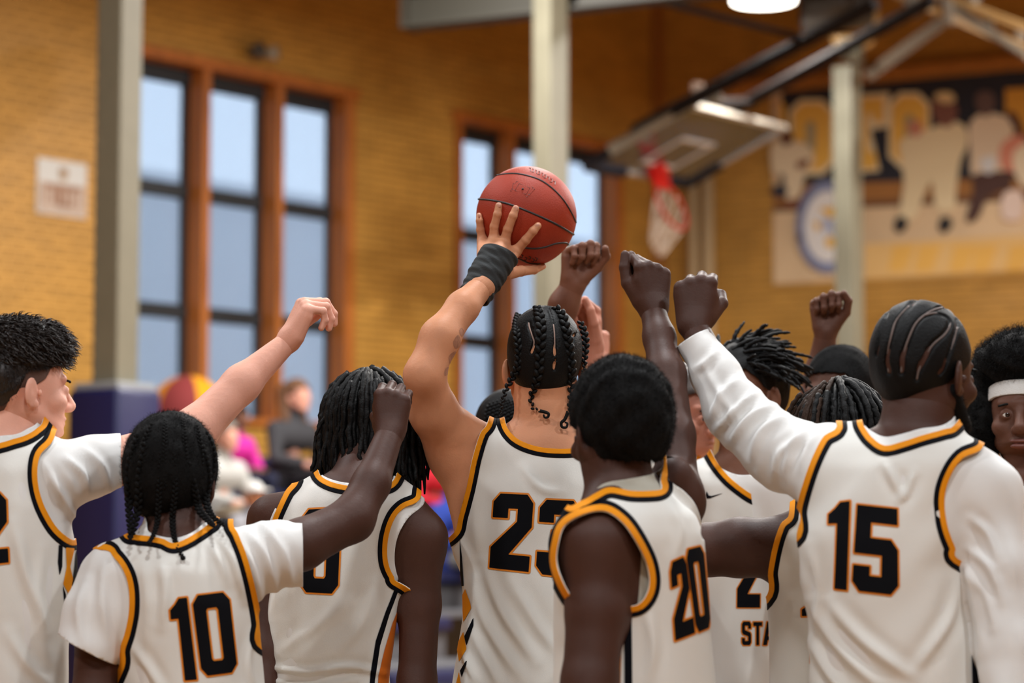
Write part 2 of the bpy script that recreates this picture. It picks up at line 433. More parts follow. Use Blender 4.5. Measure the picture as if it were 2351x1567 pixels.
# the sides of the hall the camera has behind it, floor and roof deck
m = MB(); m.box((0, 9, -0.1), (36, 44, 0.2)); tag(m.build('floor', m_floor), kind='structure')
m = MB(); m.box((0, 9, HC + 0.1), (40, 48, 0.2)); tag(m.build('ceiling', m_ceil), kind='structure')
m_plain = mat('tan painted block', (176, 128, 62), rough=0.6, var=0.06)
m = MB(); a = wA(-9, 0); m.box((a[0] - .15, (a[1] - 7) / 2 , HC / 2), (.3, a[1] + 7, HC)); tag(m.build('wall_far_left', m_plain), kind='structure')
m = MB(); b = wB(11.5, 0); m.box((b[0] + .15, (b[1] - 7) / 2, HC / 2), (.3, b[1] + 7, HC)); tag(m.build('wall_right', m_plain), kind='structure')
m = MB(); m.box(((a[0] + b[0]) / 2, -7.15, HC / 2), (b[0] - a[0] + 1, .3, HC)); tag(m.build('wall_front', m_plain), kind='structure')

# ---- windows
pane_m = bpy.data.materials.new('frosted window pane'); pane_m.use_nodes = True
nt = pane_m.node_tree; nt.nodes.clear(); o_ = nt.nodes.new('ShaderNodeOutputMaterial'); tr = nt.nodes.new('ShaderNodeBsdfTransparent'); tl = nt.nodes.new('ShaderNodeBsdfTranslucent')
tl.inputs[0].default_value = (0.85, 0.9, 0.95, 1); tr.inputs[0].default_value = (0.93, 0.96, 1, 1); mx = nt.nodes.new('ShaderNodeMixShader'); mx.inputs[0].default_value = 0.5
gl = nt.nodes.new('ShaderNodeBsdfGlossy'); gl.inputs['Roughness'].default_value = 0.15; m3 = nt.nodes.new('ShaderNodeMixShader'); m3.inputs[0].default_value = 0.05
nt.links.new(tr.outputs[0], mx.inputs[1]); nt.links.new(tl.outputs[0], mx.inputs[2]); nt.links.new(mx.outputs[0], m3.inputs[1]); nt.links.new(gl.outputs[0], m3.inputs[2]); nt.links.new(m3.outputs[0], o_.inputs[0])
ztr = [hitA(310, 415)[2], hitA(310, 700)[2]]
def window(name, S):
    wn = thing(name, None, None, tuple(wA((S[0] + S[3]) / 2, zb))); wn['kind'] = 'structure'
    for z, tk in ((zt, .10), (zb, .07)):
        m = MB(); m.bev(wA((S[0] + S[3]) / 2, z, -.06), (S[3] - S[0] + .2, .24, tk), .008, AX_A); m.build('window_head' if z == zt else 'window_sill', m_oak, wn)
    for i, s in enumerate(S):
        m = MB(); wd = .13 if i == 3 else .085
        m.bev(wA(s, (zt + zb) / 2, -.075), (wd, .23, zt - zb), .008, AX_A); m.build('mullion', m_oak, wn)
    for i in range(3):
        a, b = S[i] + .05, S[i + 1] - .05; c = (a + b) / 2
        m = MB(); m.box(wA(c, zt - .11, -.16), (b - a, .08, .15), AX_A); m.build('shade_housing', m_dark, wn)
        zz = [zb + .04] + ztr[::-1] + [zt - .17]
        for z in ztr:
            m = MB(); m.bev(wA(c, z, -.17), (b - a, .08, .125), .008, AX_A); m.build('transom', m_dark, wn)
        m = MB()
        for s in (a + .02, b - .02): m.box(wA(s, (zt + zb) / 2, -.18), (.045, .06, zt - zb - .1), AX_A)
        m.build('sash', m_dark, wn)
        for z0, z1 in zip(zz[:-1], zz[1:]):
            m = MB(); m.box(wA(c, (z0 + z1) / 2, -.19), (b - a - .03, .006, z1 - z0 - .03), AX_A); m.build('pane', pane_m, wn)
window('window_1', w1); window('window_2', w2)
# outside: a low pale building across the street, ground
m = MB(); p = wA(3, 0, -16)
m_out = mat('pale grey render', (214, 218, 224), rough=0.9)
m.box(wA(4, 3.85, -17.0), (60, 2.0, 7.8), AX_A); m.box(wA(4, 7.8, -17.0), (60.4, 2.3, .25), AX_A)
tag(m.build('neighbouring_building', m_out), 'pale flat roofed building seen through the frosted windows', 'building')
m = MB(); m.box((0, 20, -.35), (160, 160, .2)); tag(m.build('ground', mat('pale asphalt', (150, 152, 156), rough=.9)), kind='structure')

# ---- corner pilaster, pipes, ledge
m = MB(); c = hitB(1517, 300); m.box(wB(sB(c), 4, .06), (.12, .12, 8), AX_B); tag(m.build('trim_1', mat('tan corner trim', (168, 112, 52), rough=.5)), kind='structure')
for px, wd, lb in ((1592, .105, 'left one of the two cream pipes below the folded backboard'), (1626, .125, 'right and thicker of the two cream pipes below the folded backboard')):
    c = hitB(px, 500, .12); t = thing('wall_pipe', lb, 'pipe', (c[0], c[1], 0), 'cream pipes on the back wall')
    m = MB(); m.tube([(c[0], c[1], 0), (c[0], c[1], hitB(px, 385, .12)[2])], wd / 2, 14); m.build('pipe_run', mat('cream gloss paint', (214, 188, 146), rough=.35), t, True)
    for z in (2.0, 3.4):
        m = MB(); m.box((c[0] - nB[0] * .03, c[1] - nB[1] * .03, z), (wd * 1.5, .07, .04), AX_B); m.build('pipe_clamp', m_dark, t)
a = hitB(1640, 203, .1); b = hitB(2360, 137, .1)
m = MB(); zl = (a[2] + b[2]) / 2 + .0; m.bev(wB((sB(a) + sB(b)) / 2 + .6, zl, .06), (sB(b) - sB(a) + 1.2, .16, .11), .01, AX_B); tag(m.build('trim_2', mat('orange wood ledge', (186, 124, 58), rough=.45, var=.15, vscale=4)), kind='structure')

# ---- columns
def column(name, px, Y, split, s, lb, top=HC, base=0.0):
    """square post whose front arris is seen at px"""
    P = at(px, 1260, Y); cx = P[0] + (dA[0] + 0) * 0; c = P + dB * 0
    # faces towards the room grid: centre lies behind the arris
    cc = P - nA * s / 2 * 0 + (-nB) * s / 2 * 0
    e1 = unit([math.cos(split), math.sin(split), 0]); e2 = unit([-math.sin(split), math.cos(split), 0])
    cc = P + (e1 * 0.5 + e2 * 0.5) * s
    t = thing(name, lb, 'column', (cc[0], cc[1], 0))
    m = MB(); m.bev((cc[0], cc[1], top / 2), (s, s, top), .012, [e1, e2, Z]); m.build('post', m_col, t)
    m = MB(); m.bev((cc[0], cc[1], .01), (s * 1.9, s * 1.9, .03), .004, [e1, e2, Z]); m.build('base_plate', m_col, t)
    return t, cc, (e1, e2)
tL, cL, eL = column('steel_column', 262, 14.0, math.radians(58), .190, 'wide grey steel column at left with the navy pad round its foot')
tM, cM, eM = column('steel_column', 1264, 17.4, math.radians(42), .188, 'grey steel column in the middle, behind the raised basketball')
tR, cR, eR = column('steel_column', 1966, 20.4, math.radians(52), .182, 'thin grey steel column at right in front of the mural', top=5.58)
# navy pad round the left column
t = thing('column_pad', 'navy vinyl safety pad wrapped round the foot of the left column', 'pad', (cL[0], cL[1], 0))
ztop = at(250, 890, 13.9)[2]; m_pad = mat('navy vinyl', (26, 30, 80), rough=.42, bump=.1, bscale=9); z0_ = .05
sp = .30
for k, (e, f) in enumerate(((eL[0], eL[1]), (eL[1], eL[0]), (-eL[0], eL[1]), (-eL[1], eL[0]))):
    m = MB(); c = cL + e * (sp / 2 + .0); c[2] = (ztop + z0_) / 2
    m.bev(c, (.09, sp + .08, ztop - z0_), .03, [e, np.cross(Z, e), Z]); m.build('pad_panel', m_pad, t, True)
m = MB(); c = cL.copy(); c[2] = ztop + .015; m.bev(c, (sp + .04, sp + .04, .05), .012, [eL[0], eL[1], Z]); m.build('pad_rim', mat('pale grey tape', (150, 155, 160), rough=.6), t)

# ---- grey roof beam beside the middle column
a = at(938, 68, 18.3); dBm = dB; L_ = 3.2
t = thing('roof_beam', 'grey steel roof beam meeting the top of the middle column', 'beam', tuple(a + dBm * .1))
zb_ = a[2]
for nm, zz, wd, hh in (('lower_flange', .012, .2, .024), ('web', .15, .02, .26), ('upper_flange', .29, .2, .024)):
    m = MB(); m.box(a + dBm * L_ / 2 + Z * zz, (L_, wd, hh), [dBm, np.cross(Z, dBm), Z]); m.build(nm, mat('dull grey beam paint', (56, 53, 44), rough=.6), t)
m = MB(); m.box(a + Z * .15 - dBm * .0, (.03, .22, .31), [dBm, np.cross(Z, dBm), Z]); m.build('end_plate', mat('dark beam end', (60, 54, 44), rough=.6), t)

# ---- folded backboard, its braces
bb = np.array([[.58817035, 19.65089705, 4.5920393], [1.44277869, 19.08915446, 4.98737545], [2.35080075, 20.66014642, 5.08798508], [1.57883169, 21.20530903, 4.65755569]])
O = bb.mean(0); eu = unit((bb[3] - bb[0]) + (bb[2] - bb[1])); ev = unit((bb[1] - bb[0]) + (bb[2] - bb[3])); ev = unit(ev - eu * (eu @ ev)); en = -np.cross(ev, eu)
if en[2] > 0: en = -en
AXb = np.array([eu, ev, en])
t = thing('backboard', 'glass backboard with red rim folded up flat under the roof', 'backboard', tuple(O))
m_bbf = mat('off white backboard frame', (200, 192, 178), rough=.4)
glm = mat('backboard glass', (130, 150, 170), rough=.05, trans=.85, spec=.6)
m = MB(); m.box(O, (1.78, 1.02, .012), AXb); m.build('glass_panel', glm, t)
m = MB()
for s_ in (-1, 1):
    m.bev(O + ev * s_ * .515, (1.84, .05, .045), .006, AXb); m.bev(O + eu * s_ * .895, (.05, 1.0, .045), .006, AXb)
m.build('board_frame', m_bbf, t)
m = MB()
for s_ in (-1, 1):
    m.box(O - ev * .12 + en * .012 + eu * s_ * .28, (.05, .46, .006), AXb); m.box(O - ev * (.12 + s_ * .205) + en * .0125, (.61, .05, .006), AXb)
m.build('target_square', m_white, t)
m_padb = mat('black navy board padding', (26, 28, 40), rough=.6)
for s_ in (-1, 1):
    m = MB(); m.bev(O - ev * .52 + eu * s_ * .6 + en * .005, (.66, .09, .09), .02, AXb); m.bev(O + eu * s_ * .9 - ev * .35, (.09, .4, .09), .02, AXb)
    m.build('edge_padding', m_padb, t)
# rim
rc = O - ev * .36 + en * .38; rim_r = .225
m_rim = mat('red rim paint', (196, 30, 22), rough=.4)
m = MB(); m.tube([rc + rim_r * (math.cos(q) * eu + math.sin(q) * en) for q in np.linspace(0, 2 * math.pi, 37)], .013, 8); rim = m.build('rim', m_rim, t, True)
m = MB(); m.box(O - ev * .36 + en * .07, (.16, .13, .12), AXb); m.prism([(-.11, 0), (.11, 0), (.16, .2), (-.16, .2)], O - ev * .37 + en * .02, eu, en, ev, .02); m.build('rim_bracket', m_rim, t)
m = MB()
for k in range(12):
    q = 2 * math.pi * k / 12
    for sg in (-1, 1):
        p0 = rc + rim_r * (math.cos(q) * eu + math.sin(q) * en); pts = []
        for j in range(6):
            f_ = j / 5; qq = q + sg * f_ * .5; rr = rim_r * (1 - .45 * f_)
            pts.append(rc + rr * (math.cos(qq) * eu + math.sin(qq) * en) * (1 - .2 * f_) + np.array([-.12 * f_, 0, -.34 * f_]))
        m.tube(pts, .006, 5)
m.build('net', mat('off white net cord', (214, 196, 176), rough=.8), t)
m_br = mat('dark brown brace steel', (26, 20, 18), rough=.7, spec=.15)
tb = thing('backboard_brace', 'pair of long dark braces holding the folded backboard', 'frame', tuple(at(1700, 160, 19)))
def bar(parent, name, a, b, w_, m_, sides=4):
    m = MB(); m.tube([a, b], w_ / 2 * (1.414 if sides == 4 else 1), sides); return m.build(name, m_, parent)
bar(tb, 'brace', at(1455, 300, 19.3), at(2010, 8, 17.6), .085, m_br); bar(tb, 'brace', at(1690, 248, 20.1), at(2140, 0, 18.4), .085, m_br)
bar(tb, 'brace', at(1400, 345, 19.2), at(1640, 205, 18.9), .07, mat('grey brace arm', (120, 112, 98), rough=.5)); bar(tb, 'cross_bar', at(1560, 243, 19.2), at(1730, 235, 20), .07, m_br)
bar(tb, 'tie_rod', at(1500, 0, 18.6), at(1850, 88, 18.2), .05, m_br, 8)
m = MB(); m.bev(at(1600, 203, 19), (.10, .1, .08), .02); m.build('hinge_block', mat('pale hinge steel', (190, 160, 140), rough=.5), tb)
m = MB(); m.bev(at(1640, 228, 19), (.12, .12, .09), .02); m.build('hinge_block', mat('grey hinge steel', (110, 100, 86), rough=.5), tb)
# winch head over the right column
t = thing('brace_winch', 'grey and tan winch head on top of the right column', 'bracket', tuple(at(1955, 110, 20.2)))
m = MB(); m.tube([at(1912, 78, 20.2), at(1930, 92, 20.2), at(1962, 98, 20.2), at(1990, 90, 20.2), at(2004, 66, 20.2), at(2006, 20, 20.2)], [.05, .075, .085, .08, .06, .045], 10); m.build('curved_guard', mat('tan guard paint', (190, 148, 92), rough=.4), t, True)
m = MB(); m.tube([at(1840, 20, 20), at(2000, 14, 20)], .19, 16); m.build('drum', mat('dark drum', (62, 56, 50), rough=.5), t, True)
m = MB(); m.tube([at(1945, 130, 20.1), at(1958, 100, 20.1)], [.16, .10], 12); m.build('collar', m_col, t)
# truss at upper right
t = thing('roof_truss', 'tan steel roof truss crossing the upper right corner', 'truss', tuple(at(2240, 50, 19)))
m_tr = mat('tan truss paint', (206, 164, 104), rough=.45); m_td = mat('grey truss strut', (104, 92, 78), rough=.5)
for (x0, y0, x1, y1) in ((2060, -50, 2600, 160), (2040, -22, 2600, 214)):
    a, b = at(x0, y0, 19.4), at(x1, y1, 17.6); m = MB(); d_ = unit(b - a)
    m.box((a + b) / 2, (np.linalg.norm(b - a), .07, .06), [d_, unit(np.cross(Z, d_)), unit(np.cross(d_, np.cross(Z, d_)))]); m.build('chord', m_tr, t)
for x, y in ((2100, 5), (2178, 28), (2270, 58), (2345, 92)):
    m = MB(); m.bev(at(x, y, 18.7), (.07, .1, .2), .01, [unit([1, -.4, -.3]), unit([.4, 1, 0]), Z]); m.build('gusset', m_td, t)
bar(t, 'strut', at(1998, 170, 20.3), at(2240, -6, 18.8), .085, m_td); bar(t, 'strut', at(2080, -10, 19), at(2112, 34, 19), .07, m_td)
bar(t, 'strut', at(2160, 0, 19), at(2360, 130, 18), .05, m_td)

# ---- gym lamps
m_lamp = bpy.data.materials.new('lamp glow'); m_lamp.use_nodes = True
bl = m_lamp.node_tree.nodes['Principled BSDF']; bl.inputs['Emission Color'].default_value = (1, .93, .80, 1); bl.inputs['Emission Strength'].default_value = 9
m_shell = mat('lamp housing grey', (150, 150, 150), rough=.4, metal=.6)
for i, (x, y, lw) in enumerate(LAMPS):
    vis = i == len(LAMPS) - 1; lz = (LAMP_Z if y < 9 else 6.3) if not vis else at(1745, 4, y)[2]
    ld = bpy.data.lights.new('lamp_light', 'AREA'); ld.shape = 'DISK'; ld.size = .5; ld.energy = LAMP_W * lw; ld.color = LAMP_COL if y < 9 else FAR_COL
    lo = bpy.data.objects.new('lamp_light', ld); COL.objects.link(lo); lo.location = (x, y, lz - .012)
    if not vis: continue
    t = thing('high_bay_lamp', 'bright round high bay lamp glowing at the top edge above the backboard', 'lamp', (x, y, lz)); lo.parent = t; lo.location = (0, 0, -.012)
    r = .27
    m = MB(); m.tube([(x, y, lz + .02), (x, y, lz + .05), (x, y, lz + .25), (x, y, lz + .4)], [r, r, r * .6, r * .25], 20); m.build('housing', m_shell, t, True)
    m = MB(); m.tube([(x, y, lz), (x, y, lz + .02)], r * .97, 20); m.build('lens', m_lamp, t)
    m = MB(); m.tube([(x, y, lz + .4), (x, y, HC)], .012, 6); m.build('stem', m_shell, t)

# ---- mural on the back wall
q0 = hitB(1777, 652, .02); q1 = hitB(2420, 617, .02); mt0 = hitB(1790, 211, .02)[2]; mb0 = q0[2]; s0 = sB(q0); s1 = sB(q1)
t = thing('mural', 'large printed mural of athletes and orange block letters on navy', 'mural', tuple((q0 + q1) / 2))
LY = [0]
def mural(name, pts, rgb, sm=False, lab=None):
    """flat print: outline in pixels of the photograph, laid on the mural sheet"""
    LY[0] += 1; o = .03 + .0015 * LY[0]; P = smoothpoly(pts, 4) if sm else np.array(pts, float)
    W = [hitB(x, y, o) for x, y in P]; W = [(min(max(sB(p), s0), s1), min(max(p[2], mb0), mt0)) for p in W]
    m = MB(); m.prism(W, PC + nB * o, dB, Z, nB, .001)
    rgb = tuple(min(255, int(v * 1.10 + 6)) if min(rgb) > 60 else v for v in rgb); return m.build(name, mat('print %d %d %d' % rgb, rgb, rough=.6), t, label=lab)
m = MB(); m.box(wB((s0 + s1) / 2, (mb0 + mt0) / 2, .015), (s1 - s0, .03, mt0 - mb0), AX_B); m.build('mural_sheet', mat('mural tan court print', (236, 206, 164), rough=.6, var=.12, vscale=1.2), t)
mural('navy_field', [(1795, 180), (2420, 140), (2420, 410), (2200, 425), (1985, 435), (1880, 440), (1790, 440)], (38, 40, 52))
mural('court_band', [(1775, 425), (2420, 405), (2420, 440), (1775, 470)], (176, 120, 60))
mural('court_band', [(1775, 470), (2420, 440), (2420, 456), (1775, 486)], (120, 80, 50))
mural('lettering_band', [(1985, 560), (2420, 535), (2420, 640), (1985, 660)], (222, 182, 116))
for x in (2050, 2110, 2190, 2240, 2320): mural('gold_lettering', [(x, 565), (x + 50, 562), (x + 30, 622), (x - 10, 624)], (226, 176, 84))
def dist_poly(x0, y0, x1, y1, c): return [(x0 + c, y0), (x1 - c, y0), (x1, y0 + c), (x1, y1 - c), (x1 - c, y1), (x0 + c, y1), (x0, y1 - c), (x0, y0 + c)]
CRM = (226, 210, 172); ORG = (240, 178, 76)
mural('letter_outline', dist_poly(1812, 228, 1915, 402, 26), CRM); mural('letter', dist_poly(1820, 238, 1908, 390, 22), ORG, lab='large orange letter O'); mural('letter_outline', dist_poly(1850, 278, 1872, 352, 8), (160, 150, 120))
mural('letter_outline', [(1915, 222), (2042, 212), (2042, 290), (1998, 298), (2006, 330), (2020, 392), (1930, 400), (1930, 240)], CRM)
mural('letter', [(1920, 230), (2028, 224), (2028, 280), (2006, 280), (2004, 262), (1990, 262), (1992, 345), (2012, 352), (2012, 386), (1940, 390), (1940, 262), (1920, 262)], ORG, lab='large orange letter T')
mural('letter_outline', dist_poly(2040, 212, 2135, 385, 26), CRM); mural('letter', dist_poly(2048, 222, 2128, 376, 22), ORG, lab='large orange letter O'); mural('letter_outline', dist_poly(2078, 262, 2098, 340, 8), (160, 150, 120))
mural('letter', [(1790, 232), (1802, 240), (1806, 300), (1790, 300)], ORG)
mural('letter', [(2308, 204), (2420, 198), (2420, 320), (2308, 300)], (222, 158, 56))
# athletes in the print (flat, faceless)
mural('athlete_print', [(2070, 320), (2150, 290), (2175, 275), (2215, 290), (2222, 330), (2205, 370), (2195, 440), (2190, 480), (2150, 480), (2140, 420), (2125, 440), (2100, 500), (2066, 500), (2075, 420), (2068, 360)], (222, 204, 164), True, 'print of a player in cream with a ball')
mural('athlete_head', [(2140, 235), (2165, 220), (2190, 232), (2198, 262), (2180, 290), (2155, 285), (2142, 262)], (120, 78, 66), True)
mural('athlete_print', [(2082, 290), (2110, 275), (2118, 300), (2100, 315)], (196, 130, 106), True)
mural('athlete_print', [(2145, 222), (2160, 212), (2185, 214), (2192, 232), (2165, 236)], (216, 190, 140), True)
for (x, y) in ((2070, 515), (2172, 515)): mural('shoe_print', [(x - 14, y - 12), (x + 6, y - 18), (x + 14, y), (x, y + 18), (x - 16, y + 12)], (38, 36, 38), True)
mural('athlete_print', [(2225, 290), (2250, 262), (2290, 262), (2325, 280), (2320, 330), (2298, 400), (2235, 405), (2228, 350)], (216, 196, 168), True, 'print of a player in a white jersey')
mural('athlete_head', [(2240, 220), (2262, 208), (2282, 218), (2284, 248), (2264, 268), (2244, 252)], (92, 70, 66), True)
mural('athlete_print', [(2238, 400), (2310, 395), (2320, 430), (2270, 450), (2245, 500), (2218, 505), (2235, 440)], (84, 54, 46), True)
mural('athlete_print', [(2252, 365), (2285, 360), (2280, 395), (2258, 395)], (208, 208, 206), True)
mural('athlete_print', [(2300, 330), (2351, 310), (2351, 390), (2300, 385)], (206, 132, 108), True)
mural('athlete_print', [(2310, 262), (2330, 260), (2351, 300), (2340, 310)], (84, 46, 38), True)
mural('athlete_print', [(2330, 345), (2420, 320), (2420, 430), (2345, 425)], (222, 206, 176), True)
mural('athlete_print', [(2304, 445), (2345, 440), (2345, 500), (2302, 500)], (222, 200, 186), True)
mural('athlete_print', [(1775, 325), (1850, 330), (1870, 370), (1850, 395), (1835, 450), (1805, 455), (1800, 400), (1775, 400)], (218, 200, 168), True, 'print of a crouching player at the left edge')
mural('athlete_print', [(1772, 430), (1800, 425), (1808, 445), (1780, 452)], (52, 54, 66), True)
mural('athlete_head', [(1790, 305), (1812, 298), (1820, 322), (1800, 335)], (110, 66, 46), True)
mural('athlete_print', [(1830, 372), (1856, 366), (1852, 382), (1832, 388)], (140, 84, 56), True)
mural('athlete_print', [(1800, 465), (1830, 455), (1826, 476), (1806, 480)], (140, 84, 56), True)
def disc(cx, cy, rx, ry, n=28): return [(cx + rx * math.cos(q), cy + ry * math.sin(q)) for q in np.linspace(0, 2 * math.pi, n, endpoint=False)]
mural('emblem_ring', disc(1900, 520, 72, 106), (128, 138, 170), lab='round blue and white emblem with gold shapes')
mural('emblem_disc', disc(1900, 520, 54, 82), (226, 224, 220)); mural('emblem_mark', [(1880, 478), (1925, 474), (1930, 488), (1905, 502)], (226, 178, 66))
mural('emblem_mark', [(1868, 510), (1882, 508), (1884, 524), (1874, 532)], (226, 178, 66)); mural('emblem_mark', disc(1906, 556, 12, 13), (226, 178, 66))
mural('emblem_mark', [(1886, 500), (1925, 505), (1920, 560), (1900, 520), (1893, 545)], (170, 178, 200)); 
for k in range(14):
    q = math.pi * (0.62 + k * .055); mural('emblem_lettering', disc(1900 + 63 * math.cos(q), 520 + 94 * math.sin(q), 3, 4, 6), (66, 72, 110))
mural('emblem_mark', disc(1836, 545, 6, 7, 10), (44, 46, 90))

# ---- sign at left
c0 = hitA(85, 360, .02); c1 = hitA(198, 372, .02); sz0 = hitA(85, 488, .02)[2]
t = thing('wall_sign', 'white notice sign with brown block lettering on the left brick wall', 'sign', tuple((c0 + c1) / 2))
sa, sb = sA(c0), sA(c1); m = MB(); m.bev(wA((sa + sb) / 2, (c0[2] + sz0) / 2, .02), (sb - sa, .02, c0[2] - sz0), .004, AX_A); m.build('sign_board', mat('sign white', (214, 212, 206), rough=.5), t)
W_, H_ = sb - sa, c0[2] - sz0
def sg(name, u0, v0, u1, v1, rgb, o=.035): m = MB(); m.box(wA(sa + W_ * (u0 + u1) / 2, c0[2] - H_ * (v0 + v1) / 2, o), (W_ * abs(u1 - u0), .003, H_ * abs(v1 - v0)), AX_A); m.build(name, mat('sign %d %d %d' % rgb, rgb, rough=.5), t)
sg('emblem', .43, .13, .6, .3, (170, 140, 110)); sg('lettering', .44, .3, .57, .36, (190, 168, 140))
sg('lettering_ground', .03, .42, .97, .97, (198, 176, 158), .033)
for (u0, v0, u1, v1) in ((.13, .45, .9, .53), (.13, .53, .18, .83), (.3, .53, .36, .8), (.38, .53, .5, .83), (.54, .53, .6, .83), (.38, .78, .68, .84), (.66, .5, .72, .84), (.82, .55, .86, .85)): sg('lettering', u0, v0, u1, v1, (158, 118, 92))
# small wall light above window 1
c = hitA(590, 122, .06); t = thing('wall_light', 'small grey twin spotlight on the brick above the left window', 'light', tuple(c))
m = MB(); m.bev(c, (.16, .1, .1), .02, AX_A); m.build('bracket', mat('grey metal fitting', (120, 112, 96), rough=.4), t)
for s_ in (-1, 1):
    m = MB(); m.tube([c + dA * s_ * .07 + nA * .03, c + dA * s_ * .1 + nA * .14], [.04, .065], 12); m.build('spot_head', mat('spot grey %d' % s_, (84, 80, 74) if s_ < 0 else (176, 166, 146), rough=.4), t, True)

# ---- bleachers along the window wall
m_seat = mat('navy bench plastic', (28, 34, 74), rough=.45); m_riser = mat('grey bench riser', (92, 92, 96), rough=.6)
t = thing('bleachers', 'stepped navy bleacher benches below the windows', 'bleachers', tuple(wA(1, 0, 2.5)))
for i in range(7):
    o = 1.0 + .8 * i; z = 2.2 - .3 * i
    if z < .2: break
    for k in range(30):
        a = -2.5 + k * 1.5
        if a + 1.5 > SC - .6: break
        if i >= 4 and any(a - .25 < (c_ - PA) @ dA < a + 1.75 for c_ in (cL, cM, cR)): continue
        m = MB(); m.bev(wA(a + .75, z - .05, o), (1.46, .32, .09), .02, AX_A); m.build('bench', m_seat, t)
        m = MB(); m.box(wA(a + .75, (z - .12) / 2, o + .05), (1.48, .08, z - .12), AX_A); m.build('riser', m_seat if i < 2 else m_riser, t)
        m = MB(); m.box(wA(a + .75, z - .3, o + .42), (1.49, .72, .03), AX_A); m.build('footboard', m_riser, t)
# ================================================================== PEOPLE
m_jer = mat('warm white jersey mesh', (222, 220, 214), rough=.8, sheen=.1, bump=.12, bscale=520, var=.015, vscale=3)
m_tee = mat('white cotton undershirt', (222, 220, 217), rough=.85, sheen=.1, var=.02, vscale=3)
m_yel = mat('amber trim', (228, 142, 10), rough=.7, spec=.2); m_blk = mat('navy black trim', (9, 10, 17), rough=.8, spec=.1)
m_num = mat('navy black number', (9, 10, 15), rough=.8, spec=.12); m_org = mat('amber number edge', (222, 128, 18), rough=.6)
m_shorts = mat('white shorts', (210, 206, 196), rough=.8); m_shoe = mat('white trainer', (200, 200, 200), rough=.6); m_sole = mat('trainer sole', (60, 60, 64), rough=.7)
m_eye = mat('eye white', (214, 208, 200), rough=.15); m_iris = mat('dark iris', (34, 20, 14), rough=.1)
def skin(name, rgb): return mat(name, rgb, rough=.56, sss=.10, var=.08, vscale=14, bump=.10, bscale=240, spec=.28)
def hairm(name, rgb, r=.6): return mat(name, rgb, rough=r, bump=.35, bscale=240, spec=.18)
m_hair = hairm('black hair', (9, 8, 8)); m_hair2 = hairm('soft black hair', (10, 9, 9), .85)
SKIN = {'pale': skin('pale skin', (226, 166, 144)), 'tan': skin('tan skin', (202, 140, 104)), 'deep': skin('deep brown skin', (98, 64, 50)), 'brown': skin('brown skin', (116, 76, 58)), 'dark': skin('dark skin', (71, 43, 33))}

def A3(j):  # joint (px,py,Y,rpx) -> point, radius
    return at(j[0], j[1], j[2]), mt(j[3], j[2])
def rows_px(rows, Y):
    """(py, pxL, pxR, dY, depth) -> loft rows"""
    out = []
    for py, l, r, dy, dp in rows:
        a, b = at(l, py, Y + dy), at(r, py, Y + dy); out.append((a[2], (a[0] + b[0]) / 2, Y + dy, abs(b[0] - a[0]) / 2, dp))
    return out
def fit_yaw(rows, yaw):
    """given apparent half widths, solve the true half width for the yawed ellipse"""
    c, s = math.cos(yaw), math.sin(yaw)
    return [(z, x, y, math.sqrt(max(wd * wd - (dp * s) ** 2, .002)) / c, dp) for z, x, y, wd, dp in rows]
def frame(fwd, up):
    f = unit(fwd); u = np.asarray(up, float); u = unit(u - f * (u @ f)); return np.array([np.cross(f, u), f, u])  # right, forward, up
def hp(c, A, s, p): return np.asarray(c) + (np.array(p) * s) @ A
def head_prims(c, A, s=1.0, beard=False):
    P = lambda *p: hp(c, A, s, p)
    S = lambda *r: np.array(r) * s
    e = lambda p, r, k, op='+', ax=None: (elli(P(*p), S(*r), A if ax is None else ax @ A), k * s, op)
    out = [e((0, -.018, .035), (.077, .096, .088), .0), e((0, -.045, -.005), (.066, .062, .07), .03), e((0, .035, -.02), (.063, .058, .085), .03),
           e((0, .055, -.072), (.044, .042, .048), .02), e((0, .082, -.103), (.019, .017, .017), .015),
           e((0, .077, .018), (.05, .018, .014), .015)]
    for sx in (-1, 1):
        out += [e((sx * .031, .100, -.006), (.018, .011, .011), .010, '-'), e((sx * .031, .0835, -.008), (.0150, .0135, .0125), .003), e((sx * .031, .099, -.0085), (.0115, .008, .0042), .001, '-'), e((sx * .045, .066, -.034), (.02, .022, .019), .016),
                (cone(P(sx * .058, .0, -.055), P(sx * .03, .065, -.098), .016 * s, .014 * s), .02 * s, '+')]
    out += [(cone(P(0, .092, -.002), P(0, .112, -.036), .009 * s, .0125 * s), .012 * s, '+'), e((0, .104, -.041), (.016, .014, .009), .008),
            e((-.012, .1, -.042), (.008, .010, .008), .005), e((.012, .1, -.042), (.008, .010, .008), .005),
            e((0, .09, -.066), (.024, .012, .0065), .005), e((0, .088, -.077), (.022, .012, .0072), .004), e((0, .101, -.0712), (.022, .006, .0016), .002, '-')]
    for sx in (-1, 1):
        ta = math.radians(30) * sx; R_ = np.array([[math.cos(ta), math.sin(ta), 0], [-math.sin(ta), math.cos(ta), 0], [0, 0, 1]])
        out += [e((sx * .083, -.006, -.018), (.0065, .019, .032), .004, '+', R_), e((sx * .090, .001, -.012), (.005, .010, .016), .003, '-', R_),
                e((sx * .079, .004, -.042), (.006, .009, .010), .003), e((sx * .08, .014, -.018), (.006, .004, .008), .003)]
    return out
